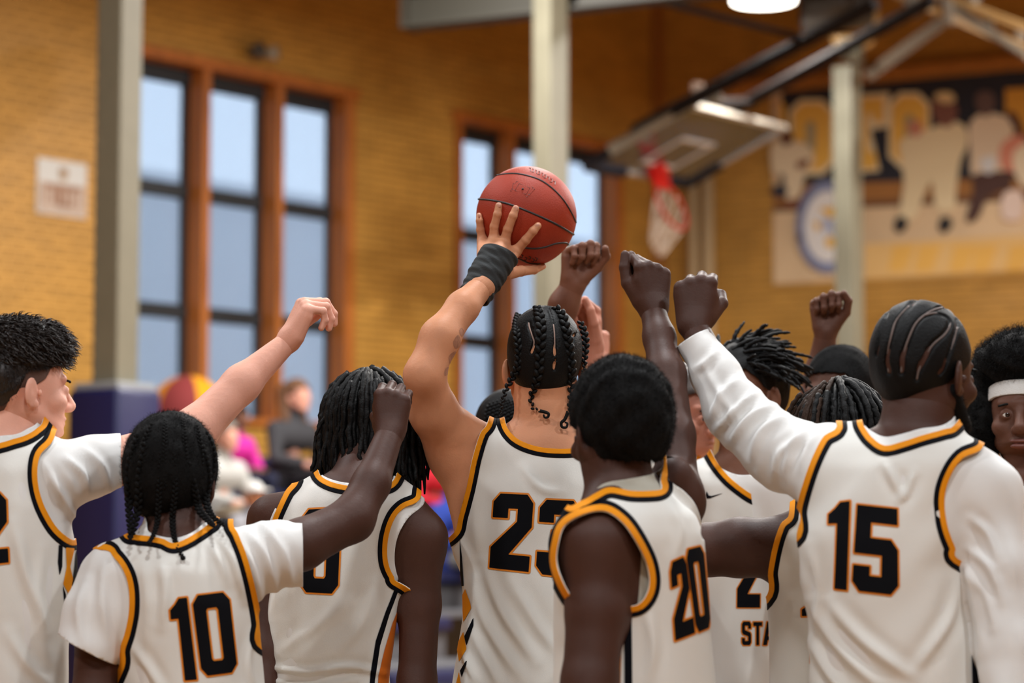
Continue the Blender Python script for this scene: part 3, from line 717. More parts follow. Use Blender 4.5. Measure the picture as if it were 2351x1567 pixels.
def eyes(parent, c, A, s, side=(-1, 1), look=0.0):
    for sx in side:
        p = hp(c, A, s, (sx * .031, .0832, -.008)); m = MB(); m.ell(p, .0122 * s, A, 14, 10); o = m.build('eye', m_eye, parent, True)
        q = hp(c, A, s, (sx * .031 + look, .0937, -.008)); m = MB(); m.ell(q, np.array([.0058, .0022, .0058]) * s, A, 10, 6); m.build('iris', m_iris, o, True)
        m = MB(); m.tube([hp(c, A, s, (sx * .031 + d, .0945 - abs(d + sx * -.008) * .25, .016 - abs(d + sx * .004) * .25)) for d in np.linspace(-.016, .016, 7)], .0028 * s, 6); m.build('eyebrow', m_hair, parent, True)

FL = [(.043, .027, .021), (.048, .031, .022), (.044, .029, .021), (.034, .021, .019)]
FV = [.030, .010, -.011, -.030]; FU = [.092, .096, .091, .083]
def hand_prims(O, u, w, right, sc=1.0, curl=((70, 80, 50),) * 4, spread=(4, 1, -2, -6), thumb=((.6, .75, .3), (.55, .0, .85), (.3, -.6, .75))):
    """O wrist, u towards the knuckles, w out of the palm; thumb directions in (u,v,w)"""
    u = unit(u); w = unit(np.asarray(w) - u * (np.asarray(w) @ u)); v = np.cross(u, w) if right else np.cross(w, u)
    P = lambda a, b, c_: O + (a * u + b * v + c_ * w) * sc
    pr = [(cone(P(-.03, 0, 0), P(.006, 0, 0), .0255 * sc, .026 * sc), .01, '+')]
    for i in range(4):
        pr.append((cone(P(.006, FV[i] * .5, 0), P(FU[i] - .004, FV[i], 0), .0155 * sc, .0122 * sc), .016 * sc, '+'))
    pr += [(cone(P(.02, .018, .010), P(.062, .031, .010), .0165 * sc, .014 * sc), .014 * sc, '+'), (cone(P(.02, -.02, .008), P(.066, -.029, .006), .0155 * sc, .012 * sc), .012 * sc, '+')]
    for i in range(4):
        p = P(FU[i], FV[i], 0); a = 0; sp = math.radians(spread[i]); rr = [.0107, .0098, .009, .0078]; rr = [r * (.88 if i == 3 else 1) for r in rr]
        for j in range(3):
            a += math.radians(curl[i][j]); d = math.cos(a) * (math.cos(sp) * u + math.sin(sp) * v) + math.sin(a) * w
            q = p + d * FL[i][j] * sc; pr.append((cone(p, q, rr[j] * sc, rr[j + 1] * sc), (.006 if j == 0 else .0025) * sc, '+'))
            if j: pr.append((elli(p, np.full(3, rr[j] * 1.07 * sc)), .002, '+'))
            p = q
    p = P(.024, .026, .012); rr = [.0165, .0125, .0115, .009]
    for j, L_ in enumerate((.043, .034, .027)):
        t = thumb[j]; d = unit(t[0] * u + t[1] * v + t[2] * w); q = p + d * L_ * sc
        pr.append((cone(p, q, rr[j] * sc, rr[j + 1] * sc), (.010 if j == 0 else .003) * sc, '+')); p = q
    return pr
def plane_g(V, p, n): return (V - p) @ n
def joinmesh(parts):
    Vs, Ts, n = [], [], 0
    for V, T in parts: Vs.append(V); Ts.append(T + n); n += len(V)
    return np.concatenate(Vs), np.concatenate(Ts)
def bverts(T):
    E = np.sort(np.concatenate([T[:, [0, 1]], T[:, [1, 2]], T[:, [2, 0]]]), 1); u, c = np.unique(E, axis=0, return_counts=True)
    return u[c == 1]
def weld(coarse, fine, p, n, rad):
    """draw the cut rim of the fine mesh onto the rim of the coarse one so that the skin runs on"""
    Vc, Tc = coarse; Vf, Tf = fine; Vf = Vf.copy()
    def rim(V, T):
        e = bverts(T); ok = (np.abs((V[e] - p) @ n) < 2e-4).all(1) & (np.linalg.norm(V[e] - p, axis=2) < rad).all(1); return e[ok]
    ec, ef = rim(Vc, Tc), rim(Vf, Tf)
    if len(ec) < 3 or len(ef) < 3: return Vf, Tf
    vf = np.unique(ef); A_, B_ = Vc[ec[:, 0]], Vc[ec[:, 1]]; D = B_ - A_
    t = np.clip(((Vf[vf][:, None] - A_[None]) * D[None]).sum(2) / ((D * D).sum(1)[None] + 1e-12), 0, 1)
    Q = A_[None] + t[..., None] * D[None]; dist = np.linalg.norm(Vf[vf][:, None] - Q, axis=2); k = dist.argmin(1); disp = Q[np.arange(len(vf)), k] - Vf[vf]
    R_ = Vf[vf]; near = np.where((np.abs((Vf - p) @ n) < .03) & (np.linalg.norm(Vf - p, axis=1) < rad * 1.3))[0]
    for c0 in range(0, len(near), 2000):
        q = near[c0:c0 + 2000]; dd = np.linalg.norm(Vf[q][:, None] - R_[None], axis=2); j = dd.argmin(1); wgt = np.clip(1 - dd[np.arange(len(q)), j] / .028, 0, 1) ** 1.5
        Vf[q] = Vf[q] + disp[j] * wgt[:, None]
    return Vf, Tf
def fold_disp(V, N, folds, seed, amp=.0022, extra=None):
    folds = [(a_, b_ * 1.5, c_) for a_, b_, c_ in folds]
    """cloth relief: traced creases (pixel polylines) and soft drape"""
    px, py = proj(V); d = np.zeros(len(V)); r = np.random.default_rng(seed)
    for (pl, a, wd) in folds:
        ds, t = linedist(px, py, smoothpoly(pl, 5, False) if len(pl) > 2 else np.array(pl, float)); s = np.sin(np.pi * np.clip(t, .03, .97)) ** .6
        d += a * s * (np.exp(-(ds / wd) ** 2) - .45 * np.exp(-((ds - 2.1 * wd) / (wd * 1.3)) ** 2))
    for k in range(7):
        kx, ky, kz = r.normal(0, 46), r.normal(0, 30), r.normal(0, 17); ph = r.uniform(0, 6.28)
        wz = 1.5 * np.sin(V[:, 2] * r.uniform(4, 9) + ph)
        d += amp * .42 * np.sin(kx * V[:, 0] + ky * V[:, 1] + kz * V[:, 2] + ph + wz)
    return V + N * d[:, None]
def cloth(name, prims, h, m, parent, cuts, folds=(), seed=0, amp=.0022, label=None, ret=False, thick=.0022, planes=()):
    V, T = sdf(prims, h); N = vnorm(V, T)
    for p, n, rad in planes:
        dd = (V - p) @ n; near = np.linalg.norm(V - p - dd[:, None] * n, axis=1) < rad
        g = np.where(near & (dd < rad * 1.5), -dd, 1.0); V, T, N = clip(V, T, g, N)
    V = fold_disp(V, N, folds, seed, amp); N = vnorm(V, T)
    for poly in cuts:
        px, py = proj(V); V, T, N = clip(V, T, polydist(px, py, poly), N)
    if ret: return V, T, N
    return obj(name, V, T, m, parent, True, label=label, thick=thick)
def region(V, T, N, gfun, off, maxang=None, ref=1):
    """piece of a surface where gfun(px,py)>0, lifted off along the normal"""
    if maxang is not None:
        view = unit(V.mean(0) - CAM); c = (N[T].mean(1) @ view) < maxang; T = T[c]
        if not len(T): return None
        V, T, N = compact(V, T, N)
    px, py = proj(V); g = gfun(px, py); t = (g[T].max(1) > -12); T = T[t]
    if not len(T): return None
    V, T, N = compact(V, T, N)
    for _ in range(ref): V, T, N = refine(V, T, N)
    px, py = proj(V); V, T, N = clip(V, T, gfun(px, py), N)
    if not len(T): return None
    return V + N * off, T
def band(name, base, poly, a, b, m, parent, off, zmax=None, others=()):
    V, T, N = base
    def g(px, py):
        d = polydist(px, py, poly); r = np.minimum(d - a, b - d)
        for o in others: r = np.minimum(r, polydist(px, py, o) - 1)
        return r
    q = region(V, T, N, g, off)
    if q is not None: obj(name, q[0], q[1], m, parent, True, thick=.0015)
def strands(name, P, N, n, L, curl, wid, m, parent, grav=.0, dirn=None, seed=1, jit=.25, kind='stuff', segs=3):
    """hair tufts: tapered curved prisms rooted on a surface"""
    r = np.random.default_rng(seed); i = r.integers(0, len(P), n); p = P[i]; d = N[i] + r.normal(0, jit, (n, 3))
    if dirn is not None: d = d * (1 - dirn[1]) + np.asarray(dirn[0]) * dirn[1] if np.ndim(dirn[0]) == 1 else d * (1 - dirn[1]) + dirn[0][i] * dirn[1]
    d /= np.linalg.norm(d, axis=1)[:, None]; Ls = L * r.uniform(.6, 1.25, n); c1 = r.normal(0, 1, (n, 3)); ax = np.cross(d, c1); ax /= np.linalg.norm(ax, axis=1)[:, None]; bx = np.cross(d, ax)
    V = []; k = segs; cur = p - d * .003; ang = r.uniform(0, 6.28, n); Fc = []
    for j in range(k + 1):
        w_ = wid * (1 - j / (k + .0)) + wid * .12
        for q in range(3):
            a = 2 * math.pi * q / 3; V.append(cur + w_ * (math.cos(a) * ax + math.sin(a) * bx))
        dd = d + curl * (np.cos(ang)[:, None] * ax + np.sin(ang)[:, None] * bx); dd[:, 2] -= grav * (j + 1); dd /= np.linalg.norm(dd, axis=1)[:, None]
        cur = cur + dd * (Ls / k)[:, None]; ang = ang + 1.3; d = .5 * d + .5 * dd; d /= np.linalg.norm(d, axis=1)[:, None]
    V = np.stack(V, 1).reshape(-1, 3); nv = 3 * (k + 1); T = []
    for j in range(k):
        for q in range(3):
            a, b = j * 3 + q, j * 3 + (q + 1) % 3; T += [(a, b, b + 3), (a, b + 3, a + 3)]
    T = (np.array(T)[None] + (np.arange(n) * nv)[:, None, None]).reshape(-1, 3)
    return obj(name, V, T, m, parent, True, kind=kind)
def cap_mesh(c, A, s, infl, line, h=.004, grooves=(), base=None, rough=0.0, seed=3, k=.01):
    """hair cap: inflated cranium cut along a hairline; line = [(y,z)...] head-local; grooves = world tubes cut out"""
    P = lambda *p: hp(c, A, s, p)
    pr = [(elli(P(0, -.018, .035), (np.array([.077, .096, .088]) * s + infl), A), 0, '+'), (elli(P(0, -.045, -.005), np.array([.066, .062, .07]) * s + infl * .8, A), .03, '+'),
          (elli(P(0, .03, -.0), np.array([.062, .056, .07]) * s + infl * .5, A), .03, '+')]
    if base: pr += base
    for a, b, r in grooves: pr.append((cone(a, b, r), .002, '-'))
    V, T = sdf(pr, h); N = vnorm(V, T)
    loc = (V - c) @ A.T / s
    ys = [l[0] for l in line]; zs = [l[1] for l in line]
    g = loc[:, 2] - np.interp(loc[:, 1], ys, zs) - .004 * np.sin(loc[:, 0] * 300) * .3
    V, T, N, loc = clip(V, T, g, N, loc)
    if rough:
        r = np.random.default_rng(seed); d = np.zeros(len(V))
        for _ in range(10):
            kk = r.normal(0, 1, 3); kk = kk / np.linalg.norm(kk) * r.uniform(90, 260); d += np.sin(V @ kk + r.uniform(0, 6))
        V = V + N * (d * rough / 3)[:, None]
    return V, T, N
HL_SHORT = [(-.12, -.085), (-.075, -.08), (-.04, -.062), (-.02, -.035), (.0, .0), (.02, .005), (.045, .03), (.06, .052), (.09, .062), (.13, .06)]

def biggest(V, T):
    lab = np.arange(len(V))
    for _ in range(400):
        m = lab[T].min(1); new = lab.copy(); np.minimum.at(new, T.ravel(), np.repeat(m, 3)); new = new[new]
        if (new == lab).all(): break
        lab = new
    u, c = np.unique(lab[T[:, 0]], return_counts=True); return compact(V, T[lab[T[:, 0]] == u[c.argmax()]])
def person(sp):
    """sp: dictionary describing one standing player; returns the thing"""
    Y = sp['Y']; rows = fit_yaw(rows_px(sp['torso'], Y), sp.get('yaw', 0.0)); yaw = sp.get('yaw', 0.0); base = rows[-1] if rows[0][0] > rows[-1][0] else rows[0]
    zlow = min(r[0] for r in rows); low = [r for r in rows if r[0] == zlow][0]
    t = thing('person', sp['label'], 'person', (low[1], low[2], 0), sp.get('group')); sk = sp['skin']
    # ---- body: torso, neck, arms, head, hands
    body = [(loft(rows, yaw, -.014), 0, '+')]
    nk = [A3(j) for j in sp['neck']]
    for a, b in zip(nk[:-1], nk[1:]): body.append((cone(a[0], b[0], a[1], b[1]), .03, '+'))
    arms = []
    for ar in sp['arms']:
        J = [A3(j) for j in ar['j']]; arms.append(J)
        for i, (a, b) in enumerate(zip(J[:-1], J[1:])): body.append((cone(a[0], b[0], a[1], b[1]), .05 if i == 0 else .02, '+'))
        if ar.get('trap', True):
            body.append((cone(nk[0][0] * .6 + J[0][0] * .4, J[0][0], J[0][1] * .8, J[0][1] * .9), .05, '+'))
    for q in sp.get('extra', []):
        a, b = A3(q[0]), A3(q[1]); body.append((cone(a[0], b[0], a[1], b[1]), q[2] if len(q) > 2 else .03, '+'))
    hd = sp.get('head'); parts = []
    if hd:
        hc = at(*hd['c']); A = frame(hd['f'], hd.get('up', (0, 0, 1))); hs = hd.get('s', 1.0)
        pc = nk[-1][0]; pn = unit(nk[-1][0] - nk[0][0])
        nkp = [(cone(nk[-1][0] - pn * .06, nk[-1][0] + pn * .05, nk[-1][1]), .02, '+')]
        # head mesh above the neck plane, body below it
        cutp = nk[-1][0] - pn * .005
        allp = head_prims(hc, A, hs) + [(cone(a[0], b[0], a[1], b[1]), .025, '+') for a, b in zip(nk[:-1], nk[1:])] + [(cone(nk[-1][0], hc - A[2] * .02 * hs - A[1] * .02 * hs, nk[-1][1], nk[-1][1] * .9), .03, '+')]
        Vh, Th = sdf(allp, hd.get('h', .0036), lo=np.minimum(hc - .14 * hs, cutp - .09), hi=hc + .15 * hs); Vh, Th = clip(Vh, Th, (Vh - cutp) @ pn)[:2]; parts.append(((Vh, Th), cutp, pn, .13))
        body.append((cone(nk[-1][0], hc - A[2] * .02 * hs - A[1] * .02 * hs, nk[-1][1], nk[-1][1] * .9), .03, '+'))
    Vb, Tb = sdf(body, sp.get('h', .0075))
    if hd: Vb, Tb = clip(Vb, Tb, np.maximum(-((Vb - cutp) @ pn), np.linalg.norm(Vb - cutp, axis=1) - .17))[:2]
    for ar, J in zip(sp['arms'], arms):
        H_ = ar.get('hand')
        if not H_: continue
        O = J[-1][0]; rw = J[-1][1]; u0 = unit(J[-1][0] - J[-2][0])
        if 'prims' in H_: hpz = H_['prims']
        else: hpz = hand_prims(O + u0 * 0.0, H_['u'], H_['w'], H_['right'], H_.get('s', 1.0), **H_.get('pose', {}))
        cp = O - u0 * .012
        fa = [(cone(J[-2][0], J[-1][0], J[-2][1], J[-1][1]), 0, '+')]
        pv = [q for q in hpz]; lo = np.min([q[0][1] for q in pv] + [cp - .05], 0) - .01; hi = np.max([q[0][2] for q in pv] + [cp + .05], 0) + .01
        Vh, Th = sdf(fa + [(q[0], max(q[1], .0), q[2]) if i else (q[0], .015, q[2]) for i, q in enumerate(hpz)], H_.get('h', .0022), lo=lo, hi=hi); Vh, Th = clip(Vh, Th, (Vh - cp) @ u0)[:2]
        # keep what hangs together at the wrist
        parts.append(((Vh, Th), cp, u0, .06)); Vb, Tb = clip(Vb, Tb, np.maximum(-((Vb - cp) @ u0), np.linalg.norm(Vb - cp, axis=1) - .08))[:2]
    # legs down to the floor
    cy_, sy_ = math.cos(yaw), math.sin(yaw); lx, ly = low[1], low[2]; wv = np.array([cy_, sy_, 0])
    legs = []
    for s_ in (-1, 1):
        hipp = np.array([lx, ly, zlow]) + wv * s_ * .095; an = np.array([lx, ly + .02, .09]) + wv * s_ * .14; kn = (hipp + an) / 2 + np.array([0, .03, .02])
        legs += [(cone(hipp - Z * .02, kn, .09, .058), .03, '+'), (cone(kn, an, .058, .038), .02, '+'), (cone(kn - Z * .06 + np.array([0, -.012, 0]), an + Z * .14, .055, .04), .02, '+')]
    Vl, Tl = sdf(legs + [(elli((lx, ly, zlow), (.17, .12, .12)), .04, '+')], .02)
    V, T = joinmesh([(Vb, Tb), (Vl, Tl)] + [weld((Vb, Tb), m_[0], m_[1], m_[2], m_[3]) for m_ in parts]); bo = obj('body', V, T, sk, t, True); Nb = vnorm(V, T)
    for P_, mm in sp.get('skin_marks', []):
        P_ = smoothpoly(P_, 4); q = region(V, T, Nb, lambda x, y: -polydist(x, y, P_), .0004, .1, 2)
        if q is not None: obj('tattoo', q[0], q[1], mm, t, True)
    for s_ in (-1, 1):
        an = np.array([lx, ly + .02, 0]) + wv * s_ * .14; fw = np.array([-sy_, cy_, 0])
        m = MB(); V1, T1 = sdf([(cone(an + Z * .05, an + fw * .15 + Z * .04, .05, .042), 0, '+'), (cone(an + Z * .06, an + Z * .11, .05, .045), .02, '+'), (elli(an + Z * -.04, (.3, .4, .045)), .0, '-')], .012)
        sh = obj('shoe', V1, T1, m_shoe, t, True); m = MB(); m.bev(an + fw * .06 + Z * .012, (.09, .29, .024), .01, [np.cross(fw, Z), fw, Z]); m.build('sole', m_sole, sh)
        hipp = np.array([lx, ly, zlow]) + wv * s_ * .10
    Vs, Ts = sdf([(cone(np.array([lx, ly, zlow + .05]) - wv * .05, np.array([lx, ly, zlow + .05]) + wv * .05, .142), 0, '+')] + [(cone(np.array([lx, ly, zlow]) + wv * s_ * .09, np.array([lx, ly, .56]) + wv * s_ * .12, .122, .125), .03, '+') for s_ in (-1, 1)], .016)
    Vs, Ts = clip(Vs, Ts, .0 + Vs[:, 2] - .54)[:2]; Vs, Ts = clip(Vs, Ts, zlow + .1 - Vs[:, 2])[:2]; obj('shorts', Vs, Ts, m_shorts, t, True, thick=.003)
    # ---- undershirt
    un = sp.get('under')
    if un:
        pr = [(loft(rows, yaw, -.006), 0, '+')]; planes = []
        for a, b in zip(nk[:-1], nk[1:]): pr.append((cone(a[0], b[0], a[1] + .006, b[1] + .008), .03, '+'))
        for ai, js, cut in un['sleeves']:
            J = [A3(j) for j in js]
            for i, (a, b) in enumerate(zip(J[:-1], J[1:])): pr.append((cone(a[0], b[0], a[1], b[1]), .05 if i == 0 else .02, '+'))
            pr.append((cone(nk[0][0] * .6 + J[0][0] * .4, J[0][0], J[0][1] * .8, J[0][1] * .9), .05, '+'))
            p0, r0 = J[-1]; dn = unit(J[-1][0] - J[-2][0])
            if cut != 'none': planes.append((p0, dn if cut is None else unit(cut), r0 * 1.5))
        for q in sp.get('extra', []):
            a, b = A3(q[0]), A3(q[1]); pr.append((cone(a[0], b[0], a[1] + .007, b[1] + .007), .03, '+'))
        cloth('undershirt', pr, un.get('h', .006), un.get('m', m_tee), t, [smoothpoly(p) for p in un['cuts']], un.get('folds', ()), seed=sp['seed'] + 50, amp=un.get('amp', .0022), planes=planes)
    # ---- jersey
    je = sp.get('jersey')
    if je:
        pr = [(loft(rows, yaw, 0.0), 0, '+')]
        for a, b in zip(nk[:-1], nk[1:]): pr.append((cone(a[0], b[0], a[1] + .012, b[1] + .014), .03, '+'))
        for ai, J in enumerate(arms):
            ex = .014
            for q in (un['sleeves'] if un else []):
                if q[0] == ai: ex = max(ex, A3(q[1][0])[1] - J[0][1] + .008)
            pr.append((cone(nk[0][0] * .6 + J[0][0] * .4, J[0][0], J[0][1] * .8 + ex, J[0][1] * .9 + ex), .05, '+'))
            pr.append((cone(J[0][0], J[0][0] * .6 + J[1][0] * .4, J[0][1] + ex, (J[0][1] * .6 + J[1][1] * .4) + ex), .05, '+'))
        for q in sp.get('extra', []):
            a, b = A3(q[0]), A3(q[1]); pr.append((cone(a[0], b[0], a[1] + .014, b[1] + .014), .03, '+'))
        polys = [smoothpoly(p) for p in je['holes']]; cuts = polys + [smoothpoly(p) for p in je.get('cuts', [])]
        V, T, N = cloth('jersey', pr, .006, m_jer, t, cuts, je.get('folds', ()), seed=sp['seed'], amp=je.get('amp', .0022), ret=True)
        J_ = obj('jersey', V, T, m_jer, t, True, thick=.0025); bs = (V, T, N)
        px1 = F / Y / 1000.0  # pixels per mm
        wb = je.get('bw', (11.5 * px1, 9.5 * px1))
        nb = je.get('nb', len(polys))
        for i, p in enumerate(polys[:nb]):
            cl = 'collar' if i == 0 else 'armhole'
            band(cl + '_trim', bs, p, -1, wb[0], m_yel, J_, .0016); band(cl + '_edge', bs, p, wb[0], wb[0] + wb[1], m_blk, J_, .0013, others=[])
        for spq in je.get('stripes', []):
            P = np.array(spq[0], float); P = smoothpoly(P, 5) if len(spq) < 3 or spq[2] else P
            q = region(V, T, N, lambda x, y, P=P: -polydist(x, y, P), .0015, .25)
            if q is not None: q = biggest(*q); obj('side_stripe', q[0], q[1], spq[1], J_, True)
        for ch, quad in je.get('digits', []):
            G = glyph(ch, quad); ow = je.get('ow', 4.2)
            q = region(V, T, N, lambda x, y: ow - gdist(x, y, G), .0014, .35, 2)
            if q is not None: obj('number_edge', q[0], q[1], m_org, J_, True)
            q = region(V, T, N, lambda x, y: -gdist(x, y, G), .0024, .35, 2)
            if q is not None: obj('number', q[0], q[1], m_num, J_, True)
        for nm, P, mm in je.get('marks', []):
            P = np.array(P, float); q = region(V, T, N, lambda x, y: -polydist(x, y, P), .0016, .3, 3)
            if q is not None: obj(nm, q[0], q[1], mm, J_, True)
    if hd: sp['_h'] = (hc, A, hs)
    return t
# ---- the ball and the hand under it
BY = 5.79; BC = at(1208.5, 497, BY); BR = .1215
def onsphere(px, py, c, r):
    d = unit(ray(px, py)); oc = CAM - c; b = oc @ d; q = b * b - (oc @ oc - r * r)
    if q < 0: return CAM + d * (-b)
    return CAM + d * (-b - math.sqrt(q))
def onell(px, py, c, A, r, fallback=None):
    d = unit(ray(px, py)); R = A / np.asarray(r)[:, None]; o = R @ (CAM - c); e = R @ d
    a_ = e @ e; b_ = o @ e; q = b_ * b_ - a_ * (o @ o - 1)
    if q < 0: return None
    return CAM + d * ((-b_ - math.sqrt(q)) / a_)
def bp(px, py, lift=.009): return onsphere(px, py, BC, BR + lift)

tb_ = thing('basketball', 'worn orange brown basketball held up on one hand above the huddle', 'ball', tuple(BC))
seams = [[(1099, 457), (1125, 459), (1160, 466), (1195, 478), (1240, 497), (1280, 516), (1317, 538)],
         [(1140, 403), (1165, 399), (1195, 400), (1235, 411), (1265, 430), (1290, 455), (1308, 482), (1322, 510)],
         [(1196, 567), (1225, 570), (1250, 567), (1275, 559), (1298, 557), (1304, 561)], [(1190, 592), (1215, 603), (1240, 604)]]
m = MB(); m.ell(BC, BR, None, 64, 40); m.build('ball_skin', mat('orange brown leather', (158, 50, 26), rough=.55, spec=.3, var=.08, vscale=9, bump=.25, bscale=420), tb_, True)
for s_ in seams:
    P = smoothpoly(s_, 6, False); m = MB(); m.tube([onsphere(x, y, BC, BR - .0006) for x, y in P], .0028, 6); m.build('seam', mat('black rubber seam', (34, 28, 28), rough=.5), tb_, True)
# seams of the far side
nseam = unit(np.cross(onsphere(1099, 457, BC, BR) - BC, onsphere(1317, 538, BC, BR) - BC)); e1 = unit(onsphere(1317, 538, BC, BR) - BC); e2 = np.cross(nseam, e1)
m = MB(); m.tube([BC + (BR - .001) * (math.cos(q) * e1 + math.sin(q) * e2) for q in np.linspace(.05, math.pi - .05, 30) * (1 if e2[1] > 0 else -1)], .0023, 6); m.build('seam', MATS['black rubber seam'], tb_, True)
m_mark = mat('faded black print', (88, 36, 28), rough=.5)
def ballmark(pts, r=.0006, mm=m_mark, nm='print'):
    m = MB(); m.tube([onsphere(x, y, BC, BR + .0002) for x, y in pts], r, 5); m.build(nm, mm, tb_)
for (a, b, c_, d_) in (((1186, 416), (1224, 430), (1211, 452), (1172, 438)), ((1192, 421), (1217, 431), (1208, 446), (1182, 437)), ((1178, 421), (1228, 434), (1216, 447), (1176, 434))): ballmark([a, b, c_, d_, a])
m = MB(); m.ell(onsphere(1200, 434, BC, BR), .0028, None, 10, 6); m.build('valve', MATS['black rubber seam'], tb_, True)
for k, (x, y) in enumerate([(1215 + 7 * k, 389 + .42 * k * k * .55 + 2 * k) for k in range(9)]):
    ballmark([(x, y - 4), (x + 4, y - 3), (x + 3, y + 4), (x - 2, y + 3)][:3 + k % 2], .0010, mat('worn grey print', (110, 88, 84), rough=.5))
for x, y in ((1196, 588), (1205, 594), (1214, 592), (1222, 597), (1229, 595)): ballmark([(x, y - 4), (x + 5, y - 2), (x + 2, y + 4), (x - 2, y + 2)], .0012, mat('black print', (26, 20, 20), rough=.5))

def ballhand():
    f = []
    def chain(P, R, k0=.006):
        for i in range(len(P) - 1): f.append((cone(P[i], P[i + 1], R[i], R[i + 1]), k0 if i == 0 else .0025, '+'))
        for i in range(1, len(P) - 1): f.append((elli(P[i], np.full(3, R[i] * 1.06)), .002, '+'))
    wr = at(1128, 622, 5.60)
    kn = [bp(1108, 553, .013), bp(1134, 550, .015), bp(1158, 556, .015), bp(1184, 577, .014)]
    f.append((cone(at(1104, 660, 5.57), wr, .029, .028), .0, '+'))
    for i, k_ in enumerate(kn): f.append((cone(wr + (np.array([(i - 1.5) * .011, 0, .004])), k_, .0185, .0135), .018, '+'))
    f.append((cone(bp(1128, 585, .016), bp(1160, 590, .016), .017, .017), .012, '+'))
    f.append((cone(bp(1120, 565, .014), bp(1172, 582, .014), .014, .014), .010, '+'))
    chain([kn[0], bp(1103, 527), bp(1101, 507), bp(1100, 495, .006)], [.0108, .0094, .0082, .0072])
    chain([kn[1], bp(1135, 520), bp(1142, 492), bp(1145, 472, .006)], [.0122, .0104, .0094, .0082])
    chain([kn[2], bp(1166, 526), bp(1178, 495), bp(1184, 479, .006)], [.0124, .0108, .0098, .0085])
    chain([kn[3], bp(1207, 551), bp(1224, 530), bp(1235, 518, .006)], [.0122, .0106, .0098, .0085])
    # thumb under the ball
    chain([at(1160, 628, 5.63), at(1196, 622, 5.70), at(1226, 619, 5.76), at(1247, 611, 5.79)], [.017, .0125, .0105, .0075], .012)
    return f

def relaxed(u=(0, .1, -1), w=(.0, .0, 0), right=True, s=1.0):
    return dict(u=u, w=w, right=right, s=s, h=.004, pose=dict(curl=((25, 35, 20),) * 4, thumb=((.7, .6, .3), (.9, .2, .4), (.9, 0, .5))))
FIST = dict(curl=((78, 92, 60), (80, 94, 60), (82, 94, 60), (84, 92, 60)), spread=(2, 0, -1, -3), thumb=((.72, .55, .45), (.6, -.1, .8), (.35, -.85, .4)))

# ---------------- number 23, the ball holder
P = {}
m_tat = mat('tattoo ink on skin', (168, 116, 90), rough=.56, var=.2, vscale=120)
P['23'] = dict(seed=1, Y=5.6, skin=SKIN['tan'], label='person with black plaits in jersey 23, black wrist wrap, holding up the basketball',
    torso=[(978, 1195, 1330, 0, .06), (1005, 1130, 1390, 0, .085), (1045, 1092, 1435, 0, .10), (1120, 1066, 1452, 0, .12), (1220, 1046, 1448, 0, .125), (1300, 1057, 1442, 0, .12), (1400, 1060, 1445, 0, .12), (1480, 1047, 1452, 0, .12), (1567, 1036, 1460, 0, .125), (1760, 1032, 1466, 0, .13)],
    neck=[(1258, 1015, 5.6, 74), (1252, 925, 5.61, 64)], head=dict(c=(1252, 838, 5.63), f=(.06, 1, -.04), s=1.07),
    arms=[dict(j=[(1048, 1040, 5.6, 60), (996, 945, 5.52, 55), (974, 862, 5.45, 45), (1010, 775, 5.47, 44), (1062, 705, 5.52, 36), (1104, 660, 5.57, 29)], hand=dict(prims=ballhand(), h=.002)),
          dict(j=[(1425, 1075, 5.62, 58), (1462, 1200, 5.62, 50), (1470, 1350, 5.6, 44), (1460, 1500, 5.5, 32)], hand=relaxed(right=True, w=(-1, 0, 0)))],
    skin_marks=[([(1052, 768), (1058, 790), (1046, 800), (1040, 785)], m_tat), ([(1046, 806), (1050, 826), (1036, 838), (1030, 818)], m_tat), ([(1034, 842), (1032, 856), (1020, 862), (1022, 846)], m_tat), ([(1060, 752), (1066, 764), (1060, 772), (1054, 760)], m_tat)],
    extra=[((1048, 985, 5.57, 46), (1095, 1018, 5.6, 46)), ((1072, 1065, 5.6, 66), (1105, 1250, 5.6, 52))],
    jersey=dict(holes=[[(1158, 940), (1160, 968), (1172, 992), (1195, 1011), (1235, 1025), (1285, 1030), (1330, 1026), (1375, 1005), (1400, 970), (1400, 860), (1280, 850), (1158, 860)],
                       [(1120, 968), (1102, 996), (1084, 1055), (1071, 1120), (1054, 1185), (1043, 1222), (1000, 1240), (900, 1200), (850, 1000), (900, 800), (1080, 800), (1128, 900)]],
        digits=[('2', [(1136, 1132), (1226, 1136), (1214, 1312), (1124, 1302)]), ('3', [(1241, 1146), (1330, 1150), (1324, 1326), (1230, 1316)])],
        stripes=[([(1069, 1351), (1081, 1384), (1083, 1395), (1065, 1427), (1061, 1369)], m_yel, False), ([(1088, 1416), (1088, 1434), (1072, 1481), (1067, 1460)], m_blk, False), ([(1065, 1449), (1072, 1489), (1055, 1518), (1049, 1481)], m_yel, False), ([(1073, 1512), (1071, 1525), (1061, 1554), (1057, 1539)], m_blk, False), ([(1055, 1541), (1064, 1600), (1040, 1600)], m_yel, False), ([(1047, 1492), (1045, 1514), (1034, 1580), (1026, 1567)], m_blk, False), ([(1056, 1230), (1062, 1280), (1066, 1345), (1058, 1345)], m_blk, False)],
        folds=[([(1200, 1070), (1240, 1120), (1290, 1130)], .004, 9), ([(1110, 1290), (1150, 1400), (1230, 1520)], .006, 12), ([(1090, 1330), (1120, 1440), (1200, 1560)], .006, 12), ([(1180, 1340), (1230, 1430), (1280, 1500)], .005, 12), ([(1080, 1440), (1110, 1500), (1150, 1580)], .005, 10), ([(1100, 1100), (1092, 1180), (1100, 1280)], .003, 12), ([(1060, 1490), (1090, 1560)], .005, 7)]))
